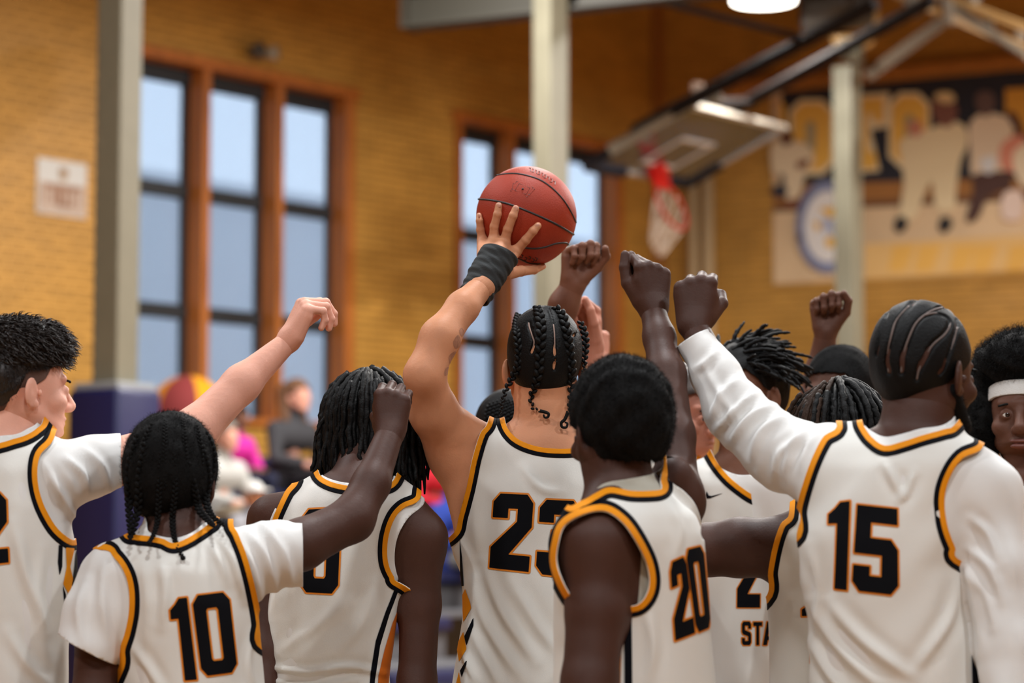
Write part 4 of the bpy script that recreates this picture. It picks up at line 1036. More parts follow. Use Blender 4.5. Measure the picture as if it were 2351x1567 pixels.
# ---------------- number 10, front left
P['10'] = dict(seed=2, Y=5.0, skin=SKIN['dark'], label='person in jersey 10 over a white T-shirt, thin black braids, arm raised to a fist',
    torso=[(1222, 345, 455, 0, .06), (1245, 305, 505, 0, .08), (1272, 268, 548, 0, .10), (1310, 252, 568, 0, .12), (1380, 256, 588, 0, .13), (1450, 264, 597, 0, .13), (1567, 274, 606, 0, .13), (1750, 276, 612, 0, .135)],
    neck=[(405, 1245, 5.0, 64), (400, 1165, 5.03, 57)], head=dict(c=(395, 1104, 5.06), f=(.12, 1, -.12), s=1.03),
    arms=[dict(j=[(262, 1335, 5.0, 58), (228, 1440, 4.97, 54), (215, 1600, 4.95, 48), (232, 1720, 4.9, 34)], hand=relaxed(right=False, w=(1, 0, 0))),
          dict(j=[(550, 1290, 5.0, 60), (690, 1250, 5.08, 57), (808, 1192, 5.15, 50), (852, 1110, 5.2, 42), (894, 998, 5.28, 32)], hand=dict(u=(.06, .12, 1), w=(.15, 1, 0), right=True, s=.98, pose=dict(FIST, curl=((58, 95, 60),) * 4, spread=(3, 0, -2, -5), thumb=((.6, .45, .75), (.6, -.3, .85), (.5, -.8, .5)))))],
    under=dict(sleeves=[(0, [(262, 1325, 5.0, 70), (226, 1405, 4.97, 73), (201, 1488, 4.95, 73)], (-.47, 0, -.88)), (1, [(545, 1292, 5.0, 74), (620, 1276, 5.04, 76), (694, 1268, 5.08, 76)], (1, .1, .02))],
        cuts=[[(335, 1195), (345, 1222), (398, 1234), (440, 1222), (468, 1200), (485, 1185), (500, 1100), (320, 1100)]], amp=.0026,
        folds=[([(560, 1210), (610, 1280), (640, 1370)], .004, 9), ([(600, 1200), (650, 1270), (670, 1350)], .004, 9), ([(540, 1225), (580, 1300), (600, 1390)], .005, 9), ([(240, 1300), (235, 1380), (250, 1480)], .004, 10), ([(200, 1330), (180, 1400), (190, 1480)], .004, 10)]),
    jersey=dict(holes=[[(292, 1215), (312, 1227), (345, 1231), (375, 1237), (398, 1247), (425, 1238), (455, 1220), (476, 1205), (490, 1190), (510, 1120), (400, 1090), (290, 1120)],
                       [(232, 1262), (262, 1280), (285, 1312), (296, 1350), (297, 1400), (288, 1450), (276, 1490), (270, 1540), (200, 1640), (60, 1540), (100, 1280)],
                       [(536, 1196), (548, 1228), (564, 1268), (579, 1320), (592, 1380), (600, 1430), (606, 1480), (720, 1500), (780, 1250), (720, 1120), (560, 1130)]],
        digits=[('1', [(388, 1376), (429, 1371), (452, 1559), (405, 1563)]), ('0', [(440, 1368), (524, 1358), (544, 1541), (464, 1552)])],
        folds=[([(370, 1290), (380, 1360), (370, 1440)], .004, 10), ([(480, 1240), (510, 1300), (520, 1340)], .004, 9), ([(330, 1300), (340, 1400), (330, 1520)], .003, 12), ([(580, 1450), (570, 1520), (585, 1580)], .004, 8), ([(500, 1230), (535, 1290), (560, 1380)], .004, 9), ([(300, 1480), (330, 1520), (380, 1600)], .004, 10)]))
# ---------------- number 0, dreadlocks
P['0'] = dict(seed=3, Y=5.5, skin=SKIN['dark'], label='person with shoulder length black locs in jersey number 0, right arm hanging',
    torso=[(1085, 760, 890, 0, .07), (1112, 700, 950, 0, .10), (1150, 655, 985, 0, .115), (1200, 630, 975, 0, .12), (1270, 616, 935, 0, .125), (1345, 606, 920, 0, .125), (1450, 602, 906, 0, .125), (1540, 598, 894, 0, .125), (1750, 592, 890, 0, .13)],
    neck=[(815, 1120, 5.5, 64), (838, 1050, 5.56, 56)], head=dict(c=(848, 1012, 5.63), f=(0, .9, -.42), s=1.03),
    arms=[dict(j=[(628, 1195, 5.5, 52), (602, 1340, 5.5, 42), (604, 1490, 5.45, 34), (612, 1620, 5.4, 26)], hand=relaxed(right=False, w=(1, 0, 0))),
          dict(j=[(960, 1236, 5.5, 60), (964, 1390, 5.5, 46), (957, 1567, 5.48, 43), (955, 1740, 5.4, 30)], hand=relaxed(right=True, w=(-1, 0, 0)))],
    under=dict(sleeves=[(0, [(640, 1195, 5.5, 48), (632, 1230, 5.5, 40)], 'none'), (1, [(938, 1236, 5.5, 62), (935, 1290, 5.5, 44)], 'none')],
        cuts=[[(728, 1060), (735, 1085), (762, 1100), (800, 1108), (850, 1110), (885, 1106), (905, 1090), (900, 1000), (720, 1000)],
              [(972, 1158), (936, 1190), (912, 1235), (906, 1285), (914, 1325), (930, 1348), (1100, 1420), (1120, 1100), (990, 1120)],
              [(668, 1090), (650, 1128), (632, 1165), (618, 1200), (608, 1260), (500, 1320), (500, 1050), (640, 1040)]]),
    jersey=dict(holes=[[(728, 1060), (735, 1090), (760, 1106), (800, 1115), (850, 1118), (885, 1114), (905, 1100), (915, 1060), (900, 1000), (720, 1000)],
                       [(676, 1094), (655, 1128), (637, 1165), (624, 1198), (612, 1250), (606, 1300), (500, 1340), (480, 1050), (640, 1040)],
                       [(962, 1148), (925, 1167), (903, 1195), (890, 1240), (890, 1288), (904, 1322), (926, 1342), (1100, 1420), (1120, 1060), (985, 1100)]],
        digits=[('0', [(696, 1170), (784, 1166), (775, 1362), (690, 1358)])],
        stripes=[([(905, 1352), (915, 1352), (893, 1410), (872, 1480), (860, 1560), (856, 1620), (844, 1620), (850, 1545), (862, 1470), (884, 1405)], m_blk, False), ([(918, 1385), (900, 1430), (882, 1490), (868, 1550), (864, 1620), (886, 1620), (896, 1520), (910, 1440)], mat('burnt amber trim', (206, 104, 20), rough=.6), False)],
        folds=[([(612, 1530), (700, 1542), (800, 1530), (880, 1545)], .007, 7), ([(640, 1500), (720, 1440), (800, 1380)], .004, 12), ([(620, 1420), (640, 1340), (650, 1260)], .004, 10), ([(860, 1340), (830, 1430), (770, 1500)], .004, 12), ([(600, 1555), (700, 1575), (820, 1560)], .006, 7)]))
# ---------------- number 2 at the left edge
P['2'] = dict(seed=4, Y=5.1, yaw=-.25, skin=SKIN['pale'], label='pale person at the left edge with wavy dark hair, face in profile, fist raised',
    torso=[(1008, -70, 62, 0, .07), (1035, -110, 108, 0, .10), (1080, -150, 140, 0, .12), (1160, -165, 160, 0, .13), (1240, -172, 176, 0, .13), (1350, -176, 172, 0, .13), (1450, -178, 164, 0, .13), (1567, -180, 158, 0, .13), (1750, -182, 158, 0, .13)],
    neck=[(2, 1035, 5.1, 78), (34, 965, 5.12, 66)], head=dict(c=(47, 886, 5.12), f=(.85, .52, -.02), s=1.0, h=.0026),
    arms=[dict(j=[(132, 1092, 5.1, 62), (290, 1056, 5.2, 52), (450, 985, 5.28, 50), (555, 880, 5.33, 42), (660, 785, 5.38, 25)], hand=dict(u=(.42, 0.0, .9), w=(.78, .42, -.42), right=True, s=1.02, pose=dict(curl=((62, 45, 25), (66, 52, 30), (70, 60, 35), (72, 66, 40)), spread=(3, 0, -2, -5), thumb=((.7, .6, .5), (.75, .2, .5), (.8, -.2, .4))))),
          dict(j=[(-165, 1110, 5.0, 60), (-190, 1280, 5.0, 48), (-180, 1440, 4.95, 42), (-170, 1580, 4.9, 28)], hand=relaxed(right=False, w=(1, 0, 0)))],
    under=dict(sleeves=[(0, [(128, 1092, 5.1, 74), (210, 1070, 5.15, 68), (277, 1058, 5.19, 60)], (1, .2, .03)), (1, [(-165, 1110, 5.0, 70), (-190, 1260, 5.0, 60)], None)],
        cuts=[[(-110, 960), (-60, 1010), (0, 1000), (36, 996), (60, 985), (92, 960), (100, 880), (-120, 880)]],
        folds=[([(150, 1050), (190, 1090), (200, 1135)], .005, 8), ([(190, 1030), (235, 1070), (250, 1120)], .004, 8), ([(120, 1100), (150, 1150), (175, 1200)], .005, 9), ([(100, 1060), (130, 1120), (150, 1180)], .004, 9)]),
    jersey=dict(holes=[[(-110, 980), (-60, 1028), (0, 1017), (30, 1008), (56, 1000), (82, 985), (100, 960), (100, 880), (-120, 880)],
                       [(120, 1014), (92, 1046), (86, 1095), (97, 1150), (123, 1202), (150, 1230), (172, 1238), (183, 1205), (280, 1190), (320, 940), (160, 950)]],
        digits=[('2', [(-76, 1135), (14, 1130), (20, 1290), (-70, 1300)])],
        stripes=[([(134, 1250), (143, 1252), (142, 1300), (136, 1322), (132, 1290)], m_blk, False), ([(150, 1256), (170, 1258), (160, 1300), (167, 1330), (158, 1366), (144, 1340), (152, 1300)], m_yel, False), ([(143, 1342), (150, 1362), (152, 1390), (146, 1378)], m_blk, False), ([(173, 1262), (180, 1300), (170, 1344), (163, 1345), (170, 1300)], m_blk, False)],
        folds=[([(30, 1200), (60, 1320), (110, 1450)], .004, 12), ([(100, 1260), (90, 1380), (110, 1520)], .003, 12), ([(20, 1450), (60, 1520), (120, 1580)], .004, 12)]))
# ---------------- number 20, foreground
m_grey = mat('grey undershirt', (168, 162, 148), rough=.85)
P['20'] = dict(seed=5, Y=4.75, yaw=.5, skin=SKIN['dark'], label='person in front with short round afro, jersey 20, bare left arm hanging, right fist raised',
    torso=[(1112, 1390, 1500, 0, .07), (1140, 1352, 1548, 0, .10), (1180, 1310, 1596, 0, .12), (1230, 1290, 1616, 0, .13), (1320, 1272, 1624, 0, .135), (1450, 1268, 1632, 0, .135), (1567, 1272, 1642, 0, .135), (1750, 1274, 1646, 0, .14)],
    neck=[(1424, 1135, 4.75, 80), (1412, 1050, 4.76, 72)], head=dict(c=(1418, 985, 4.78), f=(-.42, .9, -.08), s=1.05),
    arms=[dict(j=[(1368, 1252, 4.64, 82), (1369, 1400, 4.61, 68), (1354, 1567, 4.58, 63), (1350, 1740, 4.52, 44)], hand=relaxed(right=False, w=(1, 0, 0))),
          dict(j=[(1555, 1150, 4.88, 53), (1548, 1000, 4.96, 46), (1530, 860, 5.05, 43), (1514, 775, 5.12, 35), (1500, 715, 5.16, 30)], hand=dict(u=(-.02, .05, 1), w=(-.45, .88, 0), right=True, s=1.04, pose=dict(FIST, curl=((50, 92, 60), (66, 94, 60), (72, 94, 60), (78, 92, 60)), thumb=((.85, .5, .25), (.97, .1, .1), (1, -.1, .05)))))],
    extra=[((1543, 1088, 4.84, 44), (1566, 1165, 4.9, 42))],
    under=dict(m=m_grey, sleeves=[(0, [(1385, 1245, 4.68, 80), (1395, 1330, 4.70, 66)], 'none')], cuts=[[(1290, 1180), (1346, 1143), (1385, 1110), (1440, 1099), (1500, 1086), (1525, 1060), (1520, 1000), (1280, 1000)],
        [(1278, 1300), (1282, 1235), (1300, 1205), (1340, 1186), (1385, 1184), (1425, 1206), (1448, 1250), (1450, 1300), (1438, 1350), (1426, 1400), (1380, 1420), (1320, 1400)], [(1532, 1000), (1540, 1112), (1570, 1134), (1596, 1164), (1608, 1210), (1700, 1280), (1800, 1000)]]),
    jersey=dict(holes=[[(1300, 1150), (1335, 1150), (1365, 1134), (1400, 1119), (1450, 1127), (1495, 1127), (1516, 1124), (1520, 1116), (1517, 1098), (1524, 1050), (1500, 1000), (1280, 1000)],
                       [(1279, 1300), (1284, 1235), (1300, 1202), (1340, 1180), (1385, 1172), (1420, 1190), (1450, 1225), (1484, 1290), (1491, 1345), (1470, 1384), (1430, 1394), (1380, 1400), (1320, 1380)],
                       [(1532, 1080), (1542, 1106), (1570, 1126), (1596, 1156), (1610, 1195), (1617, 1240), (1700, 1270), (1850, 1250), (1850, 950), (1700, 850), (1540, 900)]], nb=2,
        cuts=[],
        digits=[('2', [(1537, 1292), (1572, 1275), (1594, 1452), (1549, 1470)]), ('0', [(1572, 1262), (1612, 1252), (1630, 1438), (1598, 1452)])],
        stripes=[([(1432, 1412), (1450, 1412), (1452, 1620), (1434, 1620)], m_blk, False), ([(1427, 1430), (1424, 1620), (1400, 1620), (1412, 1480)], m_yel, False)],
        folds=[([(1540, 1150), (1560, 1220), (1550, 1280)], .003, 9), ([(1490, 1400), (1500, 1480), (1490, 1560)], .003, 10)]))
# ---------------- number 15, right
P['15'] = dict(seed=6, Y=4.8, skin=SKIN['dark'], label='bearded person with cornrows in jersey 15 over white long sleeves, fist raised',
    torso=[(992, 2015, 2185, 0, .08), (1020, 1950, 2250, 0, .10), (1070, 1890, 2295, 0, .12), (1150, 1855, 2290, 0, .13), (1230, 1830, 2262, 0, .135), (1300, 1838, 2218, 0, .135), (1400, 1850, 2230, 0, .135), (1500, 1858, 2246, 0, .135), (1567, 1862, 2260, 0, .135), (1750, 1865, 2272, 0, .14)],
    neck=[(2100, 1030, 4.8, 86), (2110, 935, 4.82, 74)], head=dict(c=(2124, 850, 4.84), f=(.74, .66, -.10), s=1.08),
    arms=[dict(j=[(1925, 1085, 4.84, 74), (1800, 1040, 4.92, 66), (1692, 952, 5.0, 52), (1640, 850, 5.05, 42), (1596, 755, 5.1, 32)], hand=dict(u=(.02, .05, 1), w=(.12, 1, .05), right=False, s=1.10, pose=dict(FIST, curl=((72, 92, 60), (72, 94, 60), (74, 94, 60), (78, 92, 60)), spread=(5, 1, -3, -7)))),
          dict(j=[(2262, 1130, 4.78, 68), (2288, 1310, 4.75, 64), (2308, 1480, 4.72, 58), (2312, 1650, 4.66, 42)], hand=relaxed(right=True, w=(-1, 0, 0)))],
    under=dict(sleeves=[(0, [(1925, 1082, 4.84, 92), (1800, 1040, 4.92, 84), (1692, 950, 5.0, 72), (1640, 855, 5.05, 54), (1594, 776, 5.09, 41)], (-.5, .1, .87)), (1, [(2262, 1132, 4.78, 76), (2290, 1310, 4.75, 76), (2312, 1480, 4.72, 72), (2318, 1640, 4.66, 52)], None)],
        cuts=[[(1976, 940), (1984, 972), (2003, 990), (2032, 1002), (2072, 995), (2115, 983), (2170, 973), (2200, 940), (2200, 850), (1960, 850)]], amp=.003,
        folds=[([(1885, 985), (1850, 1030), (1840, 1080)], .004, 8), ([(1865, 970), (1825, 1020), (1795, 1090)], .005, 9), ([(1740, 900), (1700, 930), (1640, 990)], .007, 8), ([(1780, 930), (1720, 960), (1670, 1020)], .006, 9), ([(1700, 870), (1660, 900), (1630, 960)], .005, 8), ([(1810, 950), (1750, 990), (1720, 1060)], .006, 9), ([(1650, 800), (1620, 830), (1590, 850)], .004, 8), ([(1610, 830), (1650, 900), (1690, 960)], .003, 9), ([(1850, 1000), (1790, 1040), (1770, 1110)], .005, 9), ([(2230, 1190), (2270, 1230), (2290, 1300)], .005, 9), ([(2220, 1260), (2270, 1300), (2300, 1380)], .005, 10), ([(2215, 1310), (2260, 1360), (2280, 1440)], .004, 10), ([(2210, 1280), (2240, 1380), (2250, 1500)], .004, 10)]),
    jersey=dict(holes=[[(1976, 930), (1980, 965), (1986, 982), (2003, 1005), (2032, 1023), (2072, 1014), (2115, 1000), (2165, 986), (2190, 976), (2215, 930), (2200, 850), (1960, 850)],
                       [(1921, 972), (1890, 1004), (1864, 1055), (1843, 1115), (1829, 1170), (1821, 1235), (1700, 1260), (1640, 1000), (1850, 880)],
                       [(2256, 1028), (2210, 1052), (2182, 1092), (2168, 1143), (2174, 1205), (2192, 1255), (2212, 1290), (2420, 1380), (2440, 940), (2280, 960)]],
        digits=[('1', [(1904, 1156), (1952, 1150), (1945, 1354), (1897, 1348)]), ('5', [(1969, 1158), (2060, 1168), (2062, 1366), (1956, 1354)])],
        stripes=[([(2228, 1436), (2236, 1450), (2256, 1600), (2232, 1600)], m_blk, False)],
        folds=[([(2030, 1060), (2060, 1120), (2070, 1140)], .004, 9), ([(2100, 1080), (2080, 1130), (2060, 1150)], .004, 8), ([(1860, 1380), (1920, 1480), (2020, 1580)], .006, 12), ([(1900, 1380), (1980, 1470), (2100, 1560)], .005, 13), ([(2200, 1320), (2180, 1420), (2100, 1540)], .005, 12), ([(1860, 1470), (1900, 1540), (1960, 1610)], .006, 10), ([(1860, 1250), (1880, 1350), (1870, 1450)], .004, 10)]))
# ---------------- the ones further back
P['state'] = dict(seed=7, Y=6.2, yaw=.3, h=.009, skin=SKIN['brown'], label='person with spiky locs, jersey reading STA, face hidden by the raised white sleeve',
    torso=[(1045, 1655, 1740, 0, .07), (1070, 1610, 1790, 0, .10), (1110, 1580, 1820, 0, .12), (1200, 1570, 1825, 0, .125), (1400, 1575, 1815, 0, .125), (1567, 1570, 1820, 0, .13), (1700, 1570, 1820, 0, .13)],
    neck=[(1700, 1070, 6.2, 52), (1708, 1000, 6.2, 48)], head=dict(c=(1712, 902, 6.2), f=(-.72, -.66, -.05), s=1.06),
    arms=[dict(j=[(1598, 1130, 6.25, 46), (1580, 1270, 6.2, 38), (1580, 1400, 6.1, 32), (1590, 1500, 6.0, 24)], hand=relaxed(right=True, w=(1, 0, 0))),
          dict(j=[(1805, 1130, 6.15, 46), (1830, 1270, 6.1, 38), (1830, 1400, 6.0, 32), (1820, 1500, 5.95, 24)], hand=relaxed(right=False, w=(-1, 0, 0)))],
    under=dict(h=.008, sleeves=[(0, [(1598, 1130, 6.25, 54), (1585, 1230, 6.2, 50)], None), (1, [(1800, 1128, 6.12, 60), (1825, 1230, 6.1, 54)], None)],
        cuts=[[(1632, 1000), (1640, 1056), (1668, 1080), (1705, 1090), (1745, 1080), (1765, 1040), (1760, 960), (1640, 960)]]),
    jersey=dict(holes=[[(1622, 1000), (1634, 1038), (1658, 1076), (1692, 1110), (1740, 1140), (1775, 1125), (1795, 1080), (1790, 980), (1630, 960)],
                       [(1540, 1090), (1578, 1104), (1590, 1180), (1578, 1240), (1545, 1260), (1480, 1200)],
                       [(1812, 1060), (1790, 1120), (1795, 1200), (1820, 1240), (1900, 1240), (1900, 1060)]], bw=(11, 10), ow=2.6,
        digits=[('2', [(1694, 1240), (1746, 1240), (1744, 1394), (1692, 1394)]), ('S', [(1703, 1426), (1724, 1426), (1724, 1480), (1703, 1480)]), ('T', [(1729, 1427), (1749, 1427), (1749, 1480), (1729, 1480)]), ('A', [(1753, 1427), (1777, 1427), (1779, 1480), (1751, 1480)])],
        marks=[('chest_mark', [(1623, 1127), (1620, 1137), (1623, 1144), (1630, 1144), (1662, 1131), (1634, 1138), (1628, 1137)], m_blk)]))
P['bent'] = dict(seed=8, Y=5.2, h=.008, skin=SKIN['dark'], label='person bowing a head of brown tipped locs, bare arm stretched out beside jersey 15',
    torso=[(1165, 1870, 1980, 0, .07), (1190, 1815, 2030, 0, .10), (1230, 1785, 2060, 0, .12), (1300, 1764, 2080, 0, .125), (1400, 1762, 2085, 0, .125), (1567, 1768, 2090, 0, .13), (1740, 1768, 2090, 0, .13)],
    neck=[(1925, 1160, 5.2, 58), (1925, 1090, 5.26, 54)], head=dict(c=(1922, 1056, 5.34), f=(0, .8, -.6), s=1.05),
    arms=[dict(j=[(1800, 1256, 5.2, 62), (1700, 1256, 5.22, 66), (1620, 1262, 5.24, 58), (1560, 1275, 5.24, 48), (1562, 1400, 5.12, 38), (1568, 1500, 5.05, 28)], hand=relaxed(right=False, w=(0, 1, 0))),
          dict(j=[(2050, 1256, 5.2, 58), (2090, 1400, 5.2, 46), (2090, 1560, 5.1, 40), (2080, 1660, 5.05, 28)], hand=relaxed(right=True, w=(-1, 0, 0)))],
    jersey=dict(holes=[[(1870, 1100), (1872, 1160), (1925, 1185), (1985, 1160), (1990, 1080), (1870, 1060)],
                       [(1812, 1178), (1792, 1204), (1776, 1250), (1764, 1310), (1756, 1374), (1640, 1440), (1600, 1120), (1790, 1110)]],
        digits=[('1', [(1842, 1380), (1892, 1376), (1890, 1522), (1842, 1520)])]))
P['palm'] = dict(seed=9, Y=6.4, h=.009, skin=SKIN['deep'], label='person behind jersey 15 with a sharp short hairline, brown fist raised palm forward',
    torso=[(1080, 1890, 1970, 0, .07), (1110, 1840, 2010, 0, .10), (1160, 1815, 2035, 0, .12), (1300, 1810, 2040, 0, .12), (1567, 1810, 2040, 0, .13), (1700, 1810, 2040, 0, .13)],
    neck=[(1930, 1090, 6.4, 50), (1930, 1010, 6.4, 46)], head=dict(c=(1926, 908, 6.4), f=(-.62, -.76, -.12), s=1.03),
    arms=[dict(j=[(1850, 1130, 6.44, 44), (1858, 965, 6.58, 38), (1884, 850, 6.58, 33), (1896, 765, 6.55, 25)], hand=dict(u=(-.02, -.05, 1), w=(.05, -1, -.05), right=True, s=1.0, pose=dict(FIST, thumb=((.7, .6, .4), (.85, .1, .4), (.75, -.5, .4))))),
          dict(j=[(2010, 1140, 6.4, 44), (2030, 1300, 6.4, 38), (2030, 1420, 6.3, 32), (2020, 1520, 6.2, 24)], hand=relaxed(right=False, w=(-1, 0, 0)))],
    jersey=dict(holes=[[(1885, 1000), (1890, 1080), (1930, 1110), (1975, 1080), (1980, 1000)], [(1872, 1090), (1850, 1140), (1840, 1200), (1760, 1220), (1780, 1060)], [(1995, 1090), (2010, 1140), (2015, 1200), (2090, 1220), (2080, 1060)]]))
P['afro'] = dict(seed=10, Y=5.9, h=.009, skin=SKIN['deep'], label='person with a large afro and white headband at the right edge, looking left',
    torso=[(1090, 2310, 2400, 0, .07), (1115, 2260, 2450, 0, .10), (1160, 2240, 2480, 0, .12), (1300, 2235, 2490, 0, .12), (1567, 2235, 2490, 0, .13), (1750, 2235, 2490, 0, .13)],
    neck=[(2358, 1115, 5.9, 54), (2358, 1040, 5.9, 50)], head=dict(c=(2352, 948, 5.9), f=(-.30, -.95, .0), s=1.10, h=.0024),
    arms=[dict(j=[(2262, 1160, 5.9, 48), (2250, 1300, 5.9, 40), (2255, 1430, 5.85, 34), (2265, 1540, 5.8, 25)], hand=relaxed(right=True, w=(1, 0, 0))), dict(j=[(2460, 1160, 5.9, 48), (2480, 1300, 5.9, 40), (2475, 1430, 5.85, 34), (2465, 1540, 5.8, 25)], hand=relaxed(right=False, w=(-1, 0, 0)))],
    under=dict(h=.008, sleeves=[], cuts=[[(2300, 1000), (2318, 1098), (2340, 1112), (2365, 1116), (2400, 1100), (2410, 1000)]]),
    jersey=dict(holes=[[(2290, 1000), (2322, 1098), (2340, 1120), (2360, 1150), (2385, 1125), (2410, 1080), (2410, 1000)], [(2286, 1090), (2280, 1160), (2270, 1230), (2180, 1240), (2180, 1080)], [(2430, 1090), (2440, 1160), (2450, 1230), (2560, 1240), (2560, 1080)]]))
P['fist'] = dict(seed=11, Y=6.3, h=.009, skin=SKIN['brown'], label='person mostly hidden behind jersey 23, raised brown fist just below the basketball',
    torso=[(1120, 1140, 1230, 0, .07), (1150, 1095, 1275, 0, .10), (1200, 1080, 1300, 0, .12), (1350, 1080, 1300, 0, .12), (1567, 1080, 1300, 0, .13), (1700, 1080, 1300, 0, .13)],
    neck=[(1180, 1130, 6.3, 48), (1178, 1060, 6.3, 44)], head=dict(c=(1176, 1012, 6.3), f=(.5, -.8, -.3), s=1.0),
    arms=[dict(j=[(1260, 1160, 6.3, 44), (1262, 980, 6.25, 40), (1262, 820, 6.2, 36), (1294, 700, 6.15, 33), (1315, 655, 6.14, 29)], hand=dict(u=(.12, 0, 1), w=(.5, -.86, 0), right=True, s=1.0, pose=dict(FIST, curl=((72, 88, 55), (76, 92, 60), (80, 94, 60), (80, 80, 50)), thumb=((.7, .5, .5), (.8, .3, .5), (.6, -.5, .5))))),
          dict(j=[(1110, 1190, 6.3, 44), (1100, 1320, 6.3, 38), (1105, 1430, 6.2, 32), (1110, 1520, 6.1, 24)], hand=relaxed(right=False, w=(-1, 0, 0)))],
    jersey=dict(holes=[[(1130, 1040), (1140, 1110), (1180, 1140), (1225, 1110), (1230, 1040)], [(1225, 1110), (1240, 1160), (1250, 1230), (1340, 1240), (1340, 1080)], [(1128, 1120), (1118, 1180), (1108, 1240), (1020, 1240), (1040, 1100)]]))
P['pink'] = dict(seed=12, Y=6.5, h=.009, skin=skin('flushed pale skin', (196, 134, 112)), label='pale person hidden in the huddle, pink fists raised behind the plaits of jersey 23',
    torso=[(1100, 1470, 1550, 0, .07), (1130, 1420, 1600, 0, .10), (1180, 1400, 1620, 0, .12), (1350, 1400, 1620, 0, .12), (1567, 1400, 1620, 0, .13), (1690, 1400, 1620, 0, .13)],
    neck=[(1530, 1110, 6.5, 50), (1555, 1030, 6.5, 46)], head=dict(c=(1567, 950, 6.5), f=(.7, -.62, -.1), s=1.03),
    arms=[dict(j=[(1440, 1150, 6.5, 44), (1400, 1010, 6.4, 38), (1370, 880, 6.3, 34), (1358, 800, 6.28, 28)], hand=dict(u=(-.1, 0, 1), w=(-.75, -.65, .05), right=True, s=1.05, pose=dict(FIST, curl=((55, 60, 40), (70, 80, 50), (80, 90, 60), (82, 92, 60)), thumb=((.8, .5, .4), (.9, .1, .3), (.9, -.2, .2))))),
          dict(j=[(1590, 1150, 6.5, 44), (1480, 1060, 6.6, 38), (1400, 900, 6.62, 34), (1374, 845, 6.6, 26)], hand=dict(u=(-.05, 0, 1), w=(-.6, .7, 0), right=False, s=1.0, pose=FIST))],
    jersey=dict(holes=[[(1480, 1000), (1490, 1090), (1530, 1120), (1580, 1090), (1600, 1000)], [(1460, 1100), (1455, 1150), (1440, 1210), (1350, 1220), (1350, 1080)], [(1572, 1090), (1580, 1150), (1590, 1210), (1680, 1220), (1680, 1080)]]))
T = {k: person(v) for k, v in P.items()}
# ================================================================== HAIR
CAPR = np.array([.077, .096, .088])
def headof(k): return P[k]['_h']
def scalp(k, x, y, infl=.006, back=None):
    c, A, s = headof(k); q = onell(x, y, hp(c, A, s, (0, -.018, .035)), A, CAPR * s + infl)
    q2 = onell(x, y, hp(c, A, s, (0, -.045, -.005)), A, np.array([.066, .062, .07]) * s + infl)
    o = [v for v in (q, q2) if v is not None]
    if o: return min(o, key=lambda v: v[1])
    return at(x, y, back if back is not None else c[1] - .08 * s)
def trail(k, pts, infl=.006, sub=5, lift=0.0):
    """polyline over the scalp, going on hanging free below it"""
    S = smoothpoly(pts, sub, False); out = []; lastY = None
    for x, y in S:
        c, A, s = headof(k); q = onell(x, y, hp(c, A, s, (0, -.018, .035)), A, CAPR * s + infl); q2 = onell(x, y, hp(c, A, s, (0, -.045, -.005)), A, np.array([.066, .062, .07]) * s + infl)
        o = [v[1] for v in (q, q2) if v is not None]; Yv = min(o) if o else (lastY - lift if lastY else c[1])
        if lastY is not None: Yv = lastY + np.clip(Yv - lastY, -.012, .004)
        lastY = Yv; out.append(at(x, y, Yv))
    return np.array(out)
def cap(k, infl, m, line=HL_SHORT, grooves=(), name='hair', rough=0.0, base=None, h=.004):
    c, A, s = headof(k); V, T_, N = cap_mesh(c, A, s, infl, line, h, grooves, base, rough); o = obj(name, V, T_, m, T[k], True, thick=.004); return o, V, N
def plait(parent, path, r, m, name='plait', tip=.35, segs=None):
    path = np.asarray(path); L = np.r_[0, np.cumsum(np.linalg.norm(np.diff(path, axis=0), axis=1))]; n = segs or int(L[-1] / (r * .78)); mb = MB()
    tt = np.linspace(0, L[-1], n); C = np.array([np.interp(tt, L, path[:, i]) for i in range(3)]).T; D = np.gradient(C, axis=0); D /= np.linalg.norm(D, axis=1)[:, None] + 1e-9
    for i in range(n):
        q = i / max(n - 1, 1); rr = r * (1 - (1 - tip) * max(0, (q - .6) / .4)) * (.75 + .25 * min(1, q * 6)); d = D[i]; view = unit(C[i] - CAM); sd = unit(np.cross(d, view)); sg = 1 if i % 2 else -1
        ax = unit(d * .85 + sd * sg * -.55); b = unit(np.cross(ax, view)); mb.ell(C[i] + sd * sg * rr * .42, (rr * 1.0, rr * .62, rr * .72), [ax, b, np.cross(ax, b)], 9, 6)
    return mb.build(name, m, parent, True)
def lock(parent, path, r, m, name='dreadlock', seed=0, m2=None):
    r_ = np.random.default_rng(seed); path = np.asarray(path); n = max(len(path) * 2, 12); L = np.r_[0, np.cumsum(np.linalg.norm(np.diff(path, axis=0), axis=1))]
    tt = np.linspace(0, L[-1], n); C = np.array([np.interp(tt, L, path[:, i]) for i in range(3)]).T
    rr = r * (1 - .35 * np.linspace(0, 1, n) ** 2) * (1 + .14 * np.sin(np.arange(n) * 2.1 + r_.uniform(0, 6)) + r_.normal(0, .05, n)); rr[-1] *= .5
    mb = MB(); mb.tube(C + r_.normal(0, r * .10, C.shape), rr, 7); return mb.build(name, m, parent, True)
